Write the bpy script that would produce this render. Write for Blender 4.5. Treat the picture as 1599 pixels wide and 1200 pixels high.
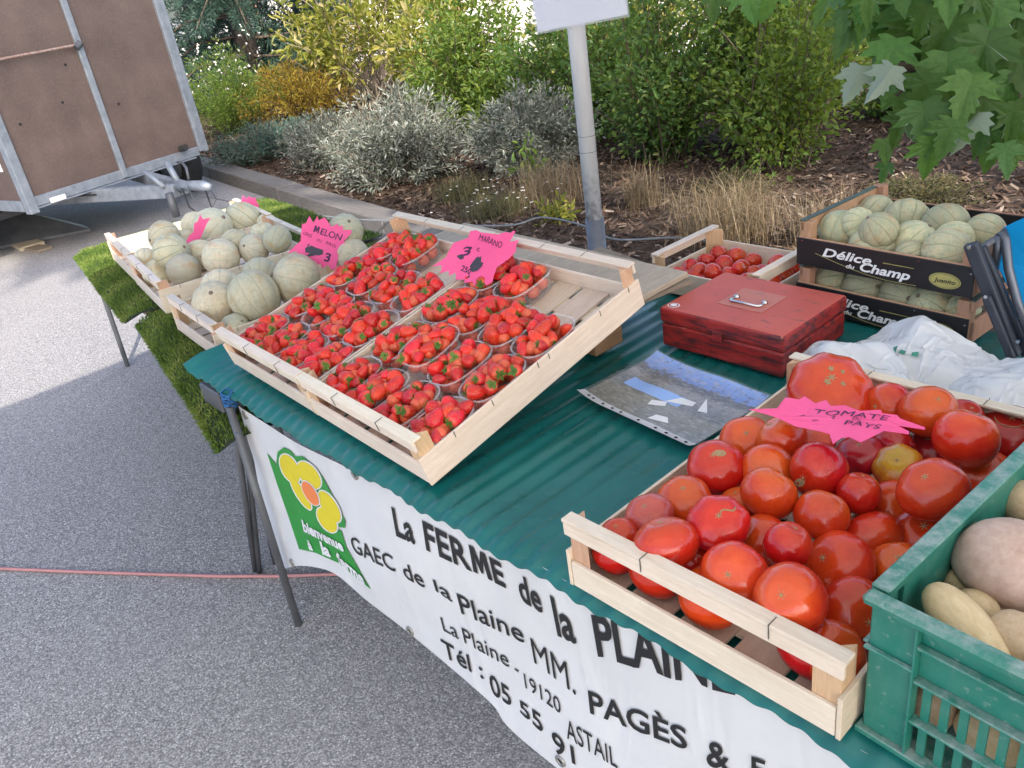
import bpy, bmesh, math, random
import numpy as np
from mathutils import Matrix, Vector, Euler, Quaternion
random.seed(7); RNG = np.random.default_rng(7)
S = bpy.context.scene
C = S.collection
for o in list(bpy.data.objects): bpy.data.objects.remove(o)
R = math.radians
PI = math.pi

# ------------------------------------------------------------------ camera
FPX = 1277.2; TAB = 0.75
CAM = Vector((0, 0, 1.5693))
FW = Vector((-0.690625, 0.562512, -0.454553)); RT = Vector((0.678683, 0.721229, -0.138632)); UP = Vector((-0.249854, 0.404240, 0.879865))
cam = bpy.data.cameras.new('camera'); cam.sensor_width = 36; cam.lens = 36 * FPX / 1599; cam.clip_start = 0.05; cam.clip_end = 900
co = bpy.data.objects.new('camera', cam); C.objects.link(co)
co.matrix_world = Matrix(((RT.x, UP.x, -FW.x, 0), (RT.y, UP.y, -FW.y, 0), (RT.z, UP.z, -FW.z, CAM.z), (0, 0, 0, 1)))
S.camera = co

# ------------------------------------------------------------------ light
SUN = Vector((1.1, -0.5, 1.0)).normalized()
w = bpy.data.worlds.new('World'); S.world = w; w.use_nodes = True
nt = w.node_tree; bg = nt.nodes['Background']; sky = nt.nodes.new('ShaderNodeTexSky')
sky.sky_type = 'NISHITA'; sky.sun_disc = False
sky.sun_elevation = math.asin(SUN.z); sky.sun_rotation = math.atan2(SUN.x, SUN.y)
sky.dust_density = 3.0; sky.air_density = 1.0
nt.links.new(sky.outputs[0], bg.inputs[0]); bg.inputs[1].default_value = 0.15
sl = bpy.data.lights.new('sun', 'SUN'); sl.energy = 2.3; sl.angle = R(0.6); sl.color = (1, 0.93, 0.82)
so = bpy.data.objects.new('sun', sl); C.objects.link(so); so.location = (8, -4, 9)
so.rotation_euler = SUN.to_track_quat('Z', 'Y').to_euler()
S.render.engine = 'CYCLES'
S.view_settings.view_transform = 'Standard'; S.view_settings.look = 'None'; S.view_settings.gamma = 1; S.view_settings.exposure = 1.62
S.view_settings.use_curve_mapping = False
S.cycles.max_bounces = 8; S.cycles.transparent_max_bounces = 24
S.cycles.sample_clamp_indirect = 6

# ------------------------------------------------------------------ picture measurements -> places on real planes
def ray(px, py):
    return (FW + RT * ((px - 799.5) / FPX) - UP * ((py - 600) / FPX)).normalized()
def at(px, py, z):
    d = ray(px, py); return CAM + d * ((z - CAM.z) / d.z)
def aty(px, py, y):
    d = ray(px, py); return CAM + d * ((y - CAM.y) / d.y)
def atd(px, py, dist): return CAM + ray(px, py) * dist

# ------------------------------------------------------------------ mesh helpers
class MB:
    def __init__(s): s.v = []; s.f = []
    def add(s, vs, fs):
        k = len(s.v); s.v += [tuple(v) for v in vs]; s.f += [tuple(i + k for i in f) for f in fs]; return s
    def box(s, a, b):
        (x0, y0, z0), (x1, y1, z1) = a, b
        return s.add([(x0, y0, z0), (x1, y0, z0), (x1, y1, z0), (x0, y1, z0), (x0, y0, z1), (x1, y0, z1), (x1, y1, z1), (x0, y1, z1)],
                     [(0, 3, 2, 1), (4, 5, 6, 7), (0, 1, 5, 4), (1, 2, 6, 5), (2, 3, 7, 6), (3, 0, 4, 7)])
    def bar(s, p, q, wd, ht, up=(0, 0, 1)):
        p, q = Vector(p), Vector(q); d = (q - p).normalized(); u = Vector(up); sd = d.cross(u).normalized(); u = sd.cross(d)
        vs = []
        for c in (p, q):
            for a, b in ((-1, -1), (1, -1), (1, 1), (-1, 1)): vs.append(c + sd * (a * wd / 2) + u * (b * ht / 2))
        return s.add(vs, [(0, 1, 2, 3), (7, 6, 5, 4), (0, 4, 5, 1), (1, 5, 6, 2), (2, 6, 7, 3), (3, 7, 4, 0)])
    def tube(s, pts, rad, n=8, cap=True):
        pts = [Vector(p) for p in pts]; m = len(pts)
        if not isinstance(rad, (list, tuple)): rad = [rad] * m
        vs = []; ref = None
        for i, p in enumerate(pts):
            d = (pts[min(i + 1, m - 1)] - pts[max(i - 1, 0)]).normalized()
            if ref is None: ref = Vector((0, 0, 1)) if abs(d.z) < .9 else Vector((1, 0, 0))
            a = d.cross(ref).normalized(); b = a.cross(d); ref = b
            for k in range(n):
                t = 2 * PI * k / n; vs.append(p + a * (math.cos(t) * rad[i]) + b * (math.sin(t) * rad[i]))
        fs = [(i * n + k, i * n + (k + 1) % n, (i + 1) * n + (k + 1) % n, (i + 1) * n + k) for i in range(m - 1) for k in range(n)]
        if cap: fs += [tuple(range(n - 1, -1, -1)), tuple(range((m - 1) * n, m * n))]
        return s.add(vs, fs)
    def grid(s, fn, nu, nv):
        vs = [fn(i / nu, j / nv) for j in range(nv + 1) for i in range(nu + 1)]
        return s.add(vs, [(j * (nu + 1) + i, j * (nu + 1) + i + 1, (j + 1) * (nu + 1) + i + 1, (j + 1) * (nu + 1) + i) for j in range(nv) for i in range(nu)])
    def rings(s, rs, cap0=True, cap1=True):
        n = len(rs[0]); vs = [v for r in rs for v in r]; m = len(rs)
        fs = [(i * n + k, i * n + (k + 1) % n, (i + 1) * n + (k + 1) % n, (i + 1) * n + k) for i in range(m - 1) for k in range(n)]
        if cap0: fs.append(tuple(range(n - 1, -1, -1)))
        if cap1: fs.append(tuple(range((m - 1) * n, m * n)))
        return s.add(vs, fs)
    def plate(s, outline, t):            # outline of (x, z) points in the plane y=0, extruded to y=t
        n = len(outline); vs = [(x, 0, z) for x, z in outline] + [(x, t, z) for x, z in outline]
        return s.add(vs, [tuple(range(n)), tuple(range(2 * n - 1, n - 1, -1))] + [(i, i + n, (i + 1) % n + n, (i + 1) % n) for i in range(n)])
    def xf(s, M): s.v = [tuple(M @ Vector(v)) for v in s.v]; return s
    def mesh(s, name, smooth=False):
        m = bpy.data.meshes.new(name); m.from_pydata(s.v, [], s.f); m.update()
        if smooth: m.polygons.foreach_set('use_smooth', [True] * len(m.polygons))
        return m
    def build(s, name, mt, parent=None, smooth=False, bevel=0, seg=1):
        return obj(name, s.mesh(name, smooth), mt, parent, bevel, seg)
def obj(name, mesh, mt, parent=None, bevel=0, seg=1):
    o = bpy.data.objects.new(name, mesh); C.objects.link(o)
    if mt is not None and not mesh.materials: mesh.materials.append(mt)
    if parent is not None: o.parent = parent
    if bevel:
        b = o.modifiers.new('bevel', 'BEVEL'); b.width = bevel; b.segments = seg; b.limit_method = 'ANGLE'
    return o
def empty(name, loc=(0, 0, 0), rot=(0, 0, 0)):
    o = bpy.data.objects.new(name, None); C.objects.link(o); o.location = loc; o.rotation_euler = rot; o.empty_display_size = .05; return o
def tag(o, label, cat, group=None, kind=None):
    o['label'] = label; o['category'] = cat
    if group: o['group'] = group
    if kind: o['kind'] = kind
    return o
def struct(o, label=None): o['kind'] = 'structure'; return o
def children(o): return [c for c in bpy.data.objects if c.parent == o]
def copy_tree(o, parent=None, kids=None):
    c = o.copy(); C.objects.link(c); c.parent = parent
    for ch in (kids if kids is not None else children(o)):
        d = ch.copy(); C.objects.link(d); d.parent = c
    return c

# ------------------------------------------------------------------ materials
def lin(h):
    v = [int(h[i:i + 2], 16) / 255 for i in (0, 2, 4)]
    return tuple(c / 12.92 if c < .04045 else ((c + .055) / 1.055) ** 2.4 for c in v)
class NT:
    def __init__(s, name):
        s.m = bpy.data.materials.new(name); s.m.use_nodes = True; s.t = s.m.node_tree; s.b = s.t.nodes['Principled BSDF']; s.out = s.t.nodes['Material Output']
        s.tc = None
    def n(s, k, **kw):
        x = s.t.nodes.new('ShaderNode' + k)
        for a, v in kw.items(): setattr(x, a, v)
        return x
    def l(s, a, b): s.t.links.new(a, b)
    def coord(s, scale=(1, 1, 1), kind='Object'):
        if s.tc is None: s.tc = s.n('TexCoord')
        mp = s.n('Mapping'); mp.inputs['Scale'].default_value = scale; s.l(s.tc.outputs[kind], mp.inputs[0]); return mp.outputs[0]
    def noise(s, sc, det=5, stretch=(1, 1, 1), rough=.6, dist=0):
        x = s.n('TexNoise'); x.inputs['Scale'].default_value = sc; x.inputs['Detail'].default_value = det; x.inputs['Roughness'].default_value = rough; x.inputs['Distortion'].default_value = dist
        s.l(s.coord(stretch), x.inputs['Vector']); return x.outputs['Fac']
    def voro(s, sc, stretch=(1, 1, 1), feat='F1'):
        x = s.n('TexVoronoi', feature=feat); x.inputs['Scale'].default_value = sc; s.l(s.coord(stretch), x.inputs['Vector']); return x
    def ramp(s, fac, stops, interp='LINEAR'):
        x = s.n('ValToRGB'); cr = x.color_ramp; cr.interpolation = interp
        while len(cr.elements) < len(stops): cr.elements.new(.5)
        for e, (p, c) in zip(cr.elements, stops):
            e.position = p; e.color = (*c, 1) if isinstance(c, (tuple, list)) else (c, c, c, 1)
        s.l(fac, x.inputs[0]); return x.outputs[0]
    def mix(s, fac, a, b, mode='MIX'):
        x = s.n('Mix', data_type='RGBA', blend_type=mode)
        for i, v in ((0, fac), (6, a), (7, b)):
            if hasattr(v, 'is_linked') or hasattr(v, 'links'): s.l(v, x.inputs[i])
            elif isinstance(v, (tuple, list)): x.inputs[i].default_value = (*v, 1)
            else: x.inputs[i].default_value = v
        return x.outputs[2]
    def math(s, op, a, b=None):
        x = s.n('Math', operation=op)
        for i, v in ((0, a), (1, b)):
            if v is None: continue
            if hasattr(v, 'links'): s.l(v, x.inputs[i])
            else: x.inputs[i].default_value = v
        return x.outputs[0]
    def rnd(s): return s.n('ObjectInfo').outputs['Random']
    def vary(s, col, hue=.0, val=.2, src=None):
        x = s.n('HueSaturation'); r = src if src is not None else s.rnd()
        v = s.math('ADD', s.math('MULTIPLY', r, val * 2), 1 - val); s.l(v, x.inputs['Value'])
        if hue:
            r2 = s.math('FRACT', s.math('MULTIPLY', r, 7.31)); s.l(s.math('ADD', s.math('MULTIPLY', r2, hue * 2), .5 - hue), x.inputs['Hue'])
        if hasattr(col, 'links'): s.l(col, x.inputs['Color'])
        else: x.inputs['Color'].default_value = (*col, 1)
        return x.outputs[0]
    def base(s, c):
        if hasattr(c, 'links'): s.l(c, s.b.inputs['Base Color'])
        else: s.b.inputs['Base Color'].default_value = (*c, 1)
        return s
    def bump(s, h, strength=.3, dist=.002):
        x = s.n('Bump'); x.inputs['Strength'].default_value = strength; x.inputs['Distance'].default_value = dist
        s.l(h, x.inputs['Height']); s.l(x.outputs[0], s.b.inputs['Normal']); return s
    def set(s, rough=None, spec=None, metal=None, coat=None, trans=None, sss=None):
        i = s.b.inputs
        if rough is not None:
            if hasattr(rough, 'links'): s.l(rough, i['Roughness'])
            else: i['Roughness'].default_value = rough
        if spec is not None: i['Specular IOR Level'].default_value = spec
        if metal is not None: i['Metallic'].default_value = metal
        if coat is not None: i['Coat Weight'].default_value = coat; i['Coat Roughness'].default_value = .12
        return s
    def translucent(s, col, fac):
        t = s.n('BsdfTranslucent'); mx = s.n('MixShader'); mx.inputs[0].default_value = fac
        if hasattr(col, 'links'): s.l(col, t.inputs[0])
        else: t.inputs[0].default_value = (*col, 1)
        s.l(s.b.outputs[0], mx.inputs[1]); s.l(t.outputs[0], mx.inputs[2]); s.l(mx.outputs[0], s.out.inputs[0]); return s
def plain(name, c, rough=.5, metal=0, c2=None, sc=20, stretch=(1, 1, 1), bump=0, spec=.5, coat=None, val=0):
    k = NT(name); n = k.noise(sc, 6, stretch)
    c2 = c2 or tuple(x * .78 for x in c)
    col = k.ramp(n, [(.3, c2), (.7, c)])
    if val: col = k.vary(col, 0, val)
    k.base(col).set(rough, spec, metal, coat)
    if bump: k.bump(n, bump, .002)
    return k.m
def wood(name, c, c2, grain=(1, 12, 12), sc=9, rough=.65, knots=True, stain=None):
    k = NT(name); n = k.noise(sc, 8, grain, .65, .3); n2 = k.noise(sc * 3.5, 4, tuple(g * 2.2 if g > 1 else .7 for g in grain), .7)
    col = k.ramp(n, [(.25, c2), (.6, c), (.85, tuple(min(1, x * 1.06) for x in c))])
    col = k.mix(k.ramp(n2, [(.35, .55), (.6, 0)]), col, c2)
    big = k.noise(5, 3); col = k.mix(k.ramp(big, [(.45, 0), (.8, .45)]), col, stain or tuple(x * .72 for x in c))
    col = k.vary(col, .012, .1); k.base(col).set(rough, .3).bump(n2, .35, .0012); return k.m
M = {}
pw, pw2 = (.79, .69, .575), (.64, .51, .39)
M['wx'] = wood('wood_rail', pw, pw2, (1.2, 14, 14)); M['wy'] = wood('wood_panel', (.77, .65, .525), (.62, .49, .365), (14, 1.2, 14)); M['wz'] = wood('wood_post', (.68, .45, .29), (.50, .29, .17), (22, 22, 2), 7)
M['wpink'] = wood('wood_melon', (.62, .40, .26), (.45, .27, .16), (12, 1.2, 12))
M['wold'] = wood('wood_weathered', (.27, .22, .17), (.13, .10, .075), (12, 1.2, 12), 8, .85)
M['wbrown'] = wood('wood_block', (.33, .19, .11), (.2, .1, .06), (8, 2, 8), 8, .75)
M['ply'] = wood('plywood', (.42, .36, .27), (.29, .24, .18), (5, 1.2, 5), 6, .8)
M['wire'] = plain('staple_wire', (.2, .19, .18), .45, .8)
M['black'] = plain('ink', (.012, .012, .014), .7)
M['ink'] = plain('marker_ink', (.06, .012, .07), .7)
M['scrib'] = plain('scribble_ink', (.045, .04, .06), .65)
M['white'] = plain('white_print', (.8, .8, .8), .55, c2=(.72, .72, .74))
M['steel'] = plain('galvanised_steel', (.33, .36, .40), .55, .45, (.20, .23, .265), 14, bump=.1)
M['dsteel'] = plain('grey_steel', (.12, .125, .14), .5, .3, (.075, .08, .09), 9)
M['chrome'] = plain('chrome', (.75, .75, .75), .15, 1, (.6, .6, .6))
M['rubber'] = plain('rubber', (.018, .018, .02), .8, 0, (.03, .03, .03), 30)
# ------------------------------------------------------------------ the ground
k = NT('asphalt')
v1 = k.voro(215); v2 = k.voro(330); n1 = k.noise(1.1, 4); n2 = k.noise(420, 2)
stone = k.ramp(k.math('FRACT', k.math('MULTIPLY', v1.outputs['Color'], 1.0)), [(0, (.115, .107, .108)), (.4, (.258, .245, .243)), (.75, (.41, .392, .385)), (1, (.72, .70, .68))])
gap = k.ramp(v1.outputs['Distance'], [(.5, 0), (.8, .8)])
col = k.mix(gap, stone, (.10, .098, .105)); col = k.mix(k.ramp(n1, [(.35, 0), (.7, .35)]), col, (.30, .29, .285))
col = k.mix(k.ramp(k.noise(.35, 3), [(.5, 0), (.75, .3)]), col, (.19, .185, .19))
k.base(col).set(.85, .25); k.bump(k.math('SUBTRACT', 1, v1.outputs['Distance']), .55, .003); M['asphalt'] = k.m
g = MB().grid(lambda u, v: (-260 + 520 * u, -260 + 520 * v, 0), 4, 4).build('ground', M['asphalt']); struct(g)

KP = [(-16, 4.33), (-8.6, 3.42), (-4.77, 2.98), (-1.5, 2.62), (4, 2.02)]
def kerb_y(x):
    for (x0, y0), (x1, y1) in zip(KP, KP[1:]):
        if x <= x1: return y0 + (y1 - y0) * (x - x0) / (x1 - x0)
    return KP[-1][1]
k = NT('soil'); n = k.noise(16, 8, rough=.75); k.base(k.ramp(n, [(.3, (.03, .02, .014)), (.5, (.085, .058, .042)), (.75, (.19, .14, .11))])).set(.95, .1).bump(n, .9, .03); M['soil'] = k.m
def bedz(x, y): return .085 + .02 * math.sin(x * 2.3 + y) + .015 * math.sin(y * 3.1 - x * 1.7) + .012 * max(0, y - 4)
bed = MB().grid(lambda u, v: (lambda x, y: (x, y, bedz(x, y)))(-16 + 20 * u, kerb_y(-16 + 20 * u) + .1 + 6.2 * v), 60, 24).build('planting_bed', M['soil'], smooth=True); struct(bed)
k = NT('pale_gravel'); n = k.noise(60, 6); k.base(k.ramp(n, [(.3, (.40, .36, .31)), (.7, (.55, .51, .46))])).set(.9, .2).bump(n, .4, .004); M['gravel'] = k.m
pv = MB().grid(lambda u, v: (-30 + 38 * u, kerb_y(-30 + 38 * u) + 6.25 + 16 * v, .006 + .004), 2, 2).build('path', M['gravel']); struct(pv)
M['kerb'] = wood('kerb_timber', (.18, .165, .15), (.095, .085, .08), (1.2, 10, 10), 6, .9)
kb = empty('kerb', (0, 0, 0)); struct(kb)
cuts = [(-16, -13.2), (-13.19, -10.9), (-10.89, -8.61), (-8.6, -6.7), (-6.69, -4.78), (-4.77, -3.0), (-2.99, -1.51), (-1.5, 1.0), (1.01, 4)]
for i, (a, b) in enumerate(cuts):
    MB().bar((a, kerb_y(a) + .1, .055), (b, kerb_y(b) + .1, .055 + .006 * (i % 2)), .2, .13).build('timber', M['kerb'], kb, bevel=.008)
# mulch chips, scattered bark
def chips(n, x0, x1, d0, d1):
    X = RNG.uniform(x0, x1, n); Y = np.array([kerb_y(x) for x in X]) + RNG.uniform(d0, d1, n)
    Z = np.array([bedz(a, b) for a, b in zip(X, Y)]) + RNG.uniform(.002, .02, n)
    A = RNG.uniform(0, 2 * PI, n); L = RNG.uniform(.012, .038, n); W = RNG.uniform(.004, .011, n); T = RNG.normal(0, .35, n); T2 = RNG.normal(0, .5, n)
    ux = np.stack([np.cos(A) * np.cos(T), np.sin(A) * np.cos(T), np.sin(T)], 1); vx = np.stack([-np.sin(A) * np.cos(T2), np.cos(A) * np.cos(T2), np.sin(T2)], 1)
    P = np.stack([X, Y, Z], 1); a = ux * L[:, None]; b = vx * W[:, None]
    return np.stack([P - a - b * .6, P + a * .9 - b, P + a + b * .7, P - a * .8 + b], 1).reshape(-1, 3)
def quads(name, V, k4, mt, parent=None, attr=None, tri=False, smooth=False):
    n = len(V) // k4; me = bpy.data.meshes.new(name); me.vertices.add(len(V)); me.vertices.foreach_set('co', V.astype(np.float32).ravel())
    me.loops.add(n * k4); me.loops.foreach_set('vertex_index', np.arange(n * k4, dtype=np.int32)); me.polygons.add(n)
    me.polygons.foreach_set('loop_start', np.arange(n, dtype=np.int32) * k4)
    if attr is not None:
        at_ = me.attributes.new('rnd', 'FLOAT', 'POINT'); at_.data.foreach_set('value', np.repeat(attr, k4).astype(np.float32))
    me.update(calc_edges=True); me.validate()
    return obj(name, me, mt, parent)
def att(k, name='rnd'):
    a = k.n('Attribute'); a.attribute_name = name; return a.outputs['Fac']
k = NT('bark'); r = att(k); k.base(k.ramp(r, [(0, (.03, .019, .013)), (.45, (.085, .052, .036)), (.85, (.16, .11, .08)), (1, (.30, .24, .19))])).set(.85, .2); M['bark'] = k.m
V = np.concatenate([chips(26000, -6.5, .5, .2, 4.6), chips(5000, -12, -6, .2, 2)])
mc = quads('bark_mulch', V, 4, M['bark'], attr=RNG.random(len(V) // 4)); tag(mc, 'brown shredded bark mulch covering the planting bed', 'mulch', kind='stuff')

# ------------------------------------------------------------------ foliage helpers
def leafmesh(name, P, D, L, W, mt, parent, fold=.25, curl=.15, six=True, rnd=None):
    P = np.asarray(P); n = len(P); D = D / np.linalg.norm(D, axis=1, keepdims=True)
    q = RNG.normal(size=(n, 3)); q[:, 2] += 1.0; sd = np.cross(D, q); sd /= np.linalg.norm(sd, axis=1, keepdims=True) + 1e-9; nm = np.cross(sd, D)
    L = np.broadcast_to(L, n)[:, None]; W = np.broadcast_to(W, n)[:, None]
    base = P; tip = P + D * L - nm * L * curl
    if six:
        l1 = P + D * L * .33 + sd * W * .5 + nm * W * fold; r1 = P + D * L * .33 - sd * W * .5 + nm * W * fold
        l2 = P + D * L * .68 + sd * W * .38 + nm * (W * fold - L * curl * .4); r2 = P + D * L * .68 - sd * W * .38 + nm * (W * fold - L * curl * .4)
        mid = P + D * L * .5
        V = np.stack([base, l1, l2, tip, base, tip, r2, r1], 1).reshape(-1, 3)
    else:
        l1 = P + D * L * .45 + sd * W * .5 + nm * W * fold; r1 = P + D * L * .45 - sd * W * .5 + nm * W * fold
        V = np.stack([base, l1, tip, base, tip, r1], 1).reshape(-1, 3)
    rr = RNG.random(n) if rnd is None else rnd
    return quads(name, V, 4 if six else 3, mt, parent, np.repeat(rr, 2))
def leafmat(name, stops, tr=.35, rough=.5, spec=.4):
    k = NT(name); c = k.ramp(att(k), stops); k.base(c).set(rough, spec); k.translucent(k.mix(.5, c, (.45, .5, .02), 'MIX') if tr > .3 else c, tr); return k.m
def stems(name, lines, r0, r1, mt, parent, n=4):
    mb = MB()
    for ln in lines:
        m = len(ln); mb.tube(ln, [r0 + (r1 - r0) * i / (m - 1) for i in range(m)], n, False)
    return mb.build(name, mt, parent, smooth=True)
def unit(n):
    q = RNG.normal(size=(n, 3)); return q / np.linalg.norm(q, axis=1, keepdims=True)
def shrub(name, label, cat, x, y, r, h, nbr, nleaf, L, W, lm, sm, up=.4, spread=1.0, low=.25, group=None, twig=.16, sr=.008, six=True, z0=None, stem_n=None, lo=.25, ecc=1.0):
    z = bedz(x, y) - .02 if z0 is None else z0
    root = empty(name, (x, y, z)); tag(root, label, cat, group)
    lines = []; LP = []; LD = []; per = max(1, nleaf // nbr)
    for i in range(nbr):
        a = RNG.uniform(0, 2 * PI); rad = math.sqrt(RNG.random()) * r
        hh = h * (lo + (1 - lo) * RNG.random() ** .7) * (1 - .45 * (rad / r) ** 2 * spread)
        b = np.array([RNG.normal(0, .16 * r), RNG.normal(0, .16 * r), 0]); t = np.array([math.cos(a) * rad * ecc, math.sin(a) * rad, hh]); c = b * .4 + t * .5 + np.array([0, 0, hh * .22]) + RNG.normal(0, .05 * r, 3)
        ts = np.linspace(0, 1, 5); ln = [tuple((1 - s) ** 2 * b + 2 * s * (1 - s) * c + s * s * t) for s in ts]; lines.append(ln)
        s = low + (1 - low) * RNG.random(per) ** .8; pts = ((1 - s) ** 2)[:, None] * b + (2 * s * (1 - s))[:, None] * c + (s * s)[:, None] * t
        u = unit(per); pts = pts + u * (twig * RNG.random(per)[:, None]) ; ax = (t - c); ax /= np.linalg.norm(ax) + 1e-6
        LP.append(pts); LD.append(u * 1.0 + ax * up + np.array([0, 0, .1]))
    LP = np.concatenate(LP); LD = np.concatenate(LD); LP[:, 2] = np.maximum(LP[:, 2], .02)
    leafmesh('crown', LP, LD, L * RNG.uniform(.6, 1.25, len(LP)), W * RNG.uniform(.7, 1.2, len(LP)), lm, root, six=six)
    stems('stem', lines[:stem_n], sr, sr * .35, sm, root)
    return root
M['darkbark'] = plain('dark_bark', (.06, .045, .035), .9, c2=(.025, .02, .016), sc=30, bump=.5); M['stem'] = plain('twig_bark', (.13, .095, .07), .8, c2=(.07, .05, .035)); M['stemg'] = plain('green_stem', (.10, .13, .04), .6); M['stemp'] = plain('pale_stem', (.30, .25, .19), .8)
M['lgreen'] = leafmat('leaf_green', [(0, (.028, .075, .022)), (.5, (.06, .135, .035)), (.88, (.115, .195, .05)), (1, (.24, .27, .09))], .42)
M['lgreen2'] = leafmat('leaf_green_warm', [(0, (.05, .10, .02)), (.5, (.10, .18, .035)), (1, (.22, .28, .055))], .45)
M['lyellow'] = leafmat('leaf_yellow', [(0, (.11, .14, .025)), (.5, (.22, .225, .04)), (.85, (.34, .30, .07)), (1, (.44, .36, .2))], .4)
M['lgold'] = leafmat('leaf_gold', [(0, (.12, .07, .015)), (.4, (.24, .17, .02)), (.8, (.33, .27, .03)), (1, (.3, .12, .03))], .3)
M['lsilver'] = leafmat('leaf_silver', [(0, (.07, .09, .06)), (.5, (.155, .17, .135)), (.85, (.26, .275, .235)), (1, (.42, .43, .38))], .12, .6)
M['lblue'] = leafmat('leaf_juniper', [(0, (.035, .075, .06)), (.6, (.075, .135, .11)), (1, (.15, .21, .17))], .12)
M['lpine'] = leafmat('leaf_pine', [(0, (.02, .05, .04)), (.6, (.05, .10, .075)), (1, (.10, .17, .12))], .15)
M['lstraw'] = leafmat('leaf_straw', [(0, (.14, .09, .045)), (.5, (.25, .18, .10)), (1, (.38, .30, .19))], .2)
M['lolive'] = leafmat('leaf_olive', [(0, (.05, .06, .02)), (.5, (.10, .10, .04)), (1, (.2, .16, .07))], .2)
M['lpetal'] = plain('petal', (.78, .76, .72), .6)

# ------------------------------------------------------------------ planting
GS = 'silver-leaved bushes behind the kerb'
shrub('silver_bush', 'silver-grey bush, smallest and leftmost, next to the juniper', 'bush', -7.1, 3.98, .48, .55, 120, 7500, .045, .013, M['lsilver'], M['stemp'], .9, group=GS, twig=.07, sr=.004, six=False)
shrub('silver_bush', 'large rounded silver-grey bush in front of the yellow shrub', 'bush', -5.72, 3.86, .66, .80, 210, 15000, .045, .014, M['lsilver'], M['stemp'], .9, group=GS, twig=.07, sr=.004, six=False)
shrub('silver_bush', 'darker silver-grey bush just left of the white pole', 'bush', -4.75, 4.45, .55, .72, 170, 11000, .045, .014, M['lsilver'], M['stemp'], .9, group=GS, twig=.07, sr=.004, six=False)
shrub('juniper', 'low blue-green juniper spreading beside the trailer', 'bush', -8.35, 4.05, .75, .42, 150, 9000, .05, .009, M['lblue'], M['stem'], 1.2, low=.1, twig=.05, sr=.005, six=False)
gr = shrub('flowering_gaura', 'tall loose green plant with tiny white flowers beside the trailer', 'plant', -10.6, 4.75, .85, 1.15, 130, 6500, .06, .014, M['lgreen2'], M['stemg'], .8, twig=.10, sr=.004, six=False)
pp = np.stack([RNG.normal(0, .36, 90), RNG.normal(0, .36, 90), RNG.uniform(.55, 1.28, 90)], 1)
leafmesh('flower', np.repeat(pp, 4, 0), unit(360) + np.array([0, 0, .4]), .024, .017, M['lpetal'], gr, six=False)['kind'] = 'stuff'
shrub('golden_spirea', 'golden-brown mounded bush under the yellow shrub', 'bush', -10.1, 5.45, .85, .8, 170, 11000, .05, .013, M['lgold'], M['stem'], .9, twig=.09, sr=.004, six=False)
shrub('yellow_dogwood', 'tall yellow-leaved shrub with bare upright stems', 'shrub', -10.0, 6.55, 1.15, 2.1, 46, 2500, .13, .045, M['lyellow'], M['stemp'], .5, low=.45, twig=.2, sr=.013, lo=.45)
shrub('yellow_dogwood', 'smaller yellow-leaved shrub between the tall yellow one and the green shrubs', 'shrub', -8.3, 6.3, .7, 1.55, 30, 1300, .12, .05, M['lyellow'], M['stemp'], .5, low=.4, twig=.18, sr=.011, lo=.45)
shrub('leafy_shrub', 'upright light green shrub behind the large silver bush', 'shrub', -6.5, 5.5, .8, 1.5, 60, 7500, .065, .028, M['lgreen2'], M['stem'], .5, low=.2, twig=.13, sr=.007)
shrub('leafy_shrub', 'green shrub directly behind the white pole', 'shrub', -5.0, 5.35, .68, 1.5, 60, 8000, .055, .026, M['lgreen'], M['stem'], .5, low=.12, twig=.12, sr=.007)
shrub('leafy_shrub', 'dense dark green shrub immediately right of the white pole', 'shrub', -3.9, 4.95, .70, 1.65, 60, 7600, .048, .026, M['lgreen'], M['stem'], .4, low=.08, twig=.22, sr=.007)
shrub('leafy_shrub', 'dense green shrub behind the dry grass tuft, nearest the maple', 'shrub', -3.0, 5.05, .64, 1.55, 44, 5400, .048, .027, M['lgreen2'], M['stem'], .4, low=.08, twig=.22, sr=.007)
shrub('leafy_shrub', 'tall loose green shrub between the two dense ones right of the pole', 'shrub', -3.45, 5.5, .6, 1.75, 46, 4200, .06, .034, M['lgreen2'], M['stem'], .5, low=.15, twig=.15, sr=.008, lo=.4)
shrub('leafy_shrub', 'sunlit yellow-green shrub furthest back behind the maple leaves', 'shrub', -4.2, 7.6, 1.2, 1.5, 100, 7500, .075, .045, M['lgreen2'], M['stem'], .4, low=.1, twig=.14, sr=.009)
shrub('leafy_shrub', 'yellow-green shrub at the back above the white paper sign', 'shrub', -6.6, 7.6, 1.1, 1.7, 80, 5000, .085, .045, M['lyellow'], M['stem'], .4, low=.1, twig=.16, sr=.009)
shrub('low_shrub', 'small dark green shrub on the mulch under the maple leaves', 'bush', -2.75, 6.5, .48, .5, 60, 3600, .05, .028, M['lgreen'], M['stem'], .3, low=.1, twig=.08, sr=.005)
for lx, ly, r_, h_, lab in ((-1.85, 4.62, .34, .14, 'low green needle-leaved ground cover behind the black melon crates'), (-2.95, 4.42, .26, .16, 'low green ground cover at the foot of the green shrubs')):
    shrub('heather', lab, 'plant', lx, ly, r_, h_, 110, 3800, .03, .006, M['lolive'], M['stem'], .9, group='low ground cover on the mulch', twig=.03, sr=.003, six=False)
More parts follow.
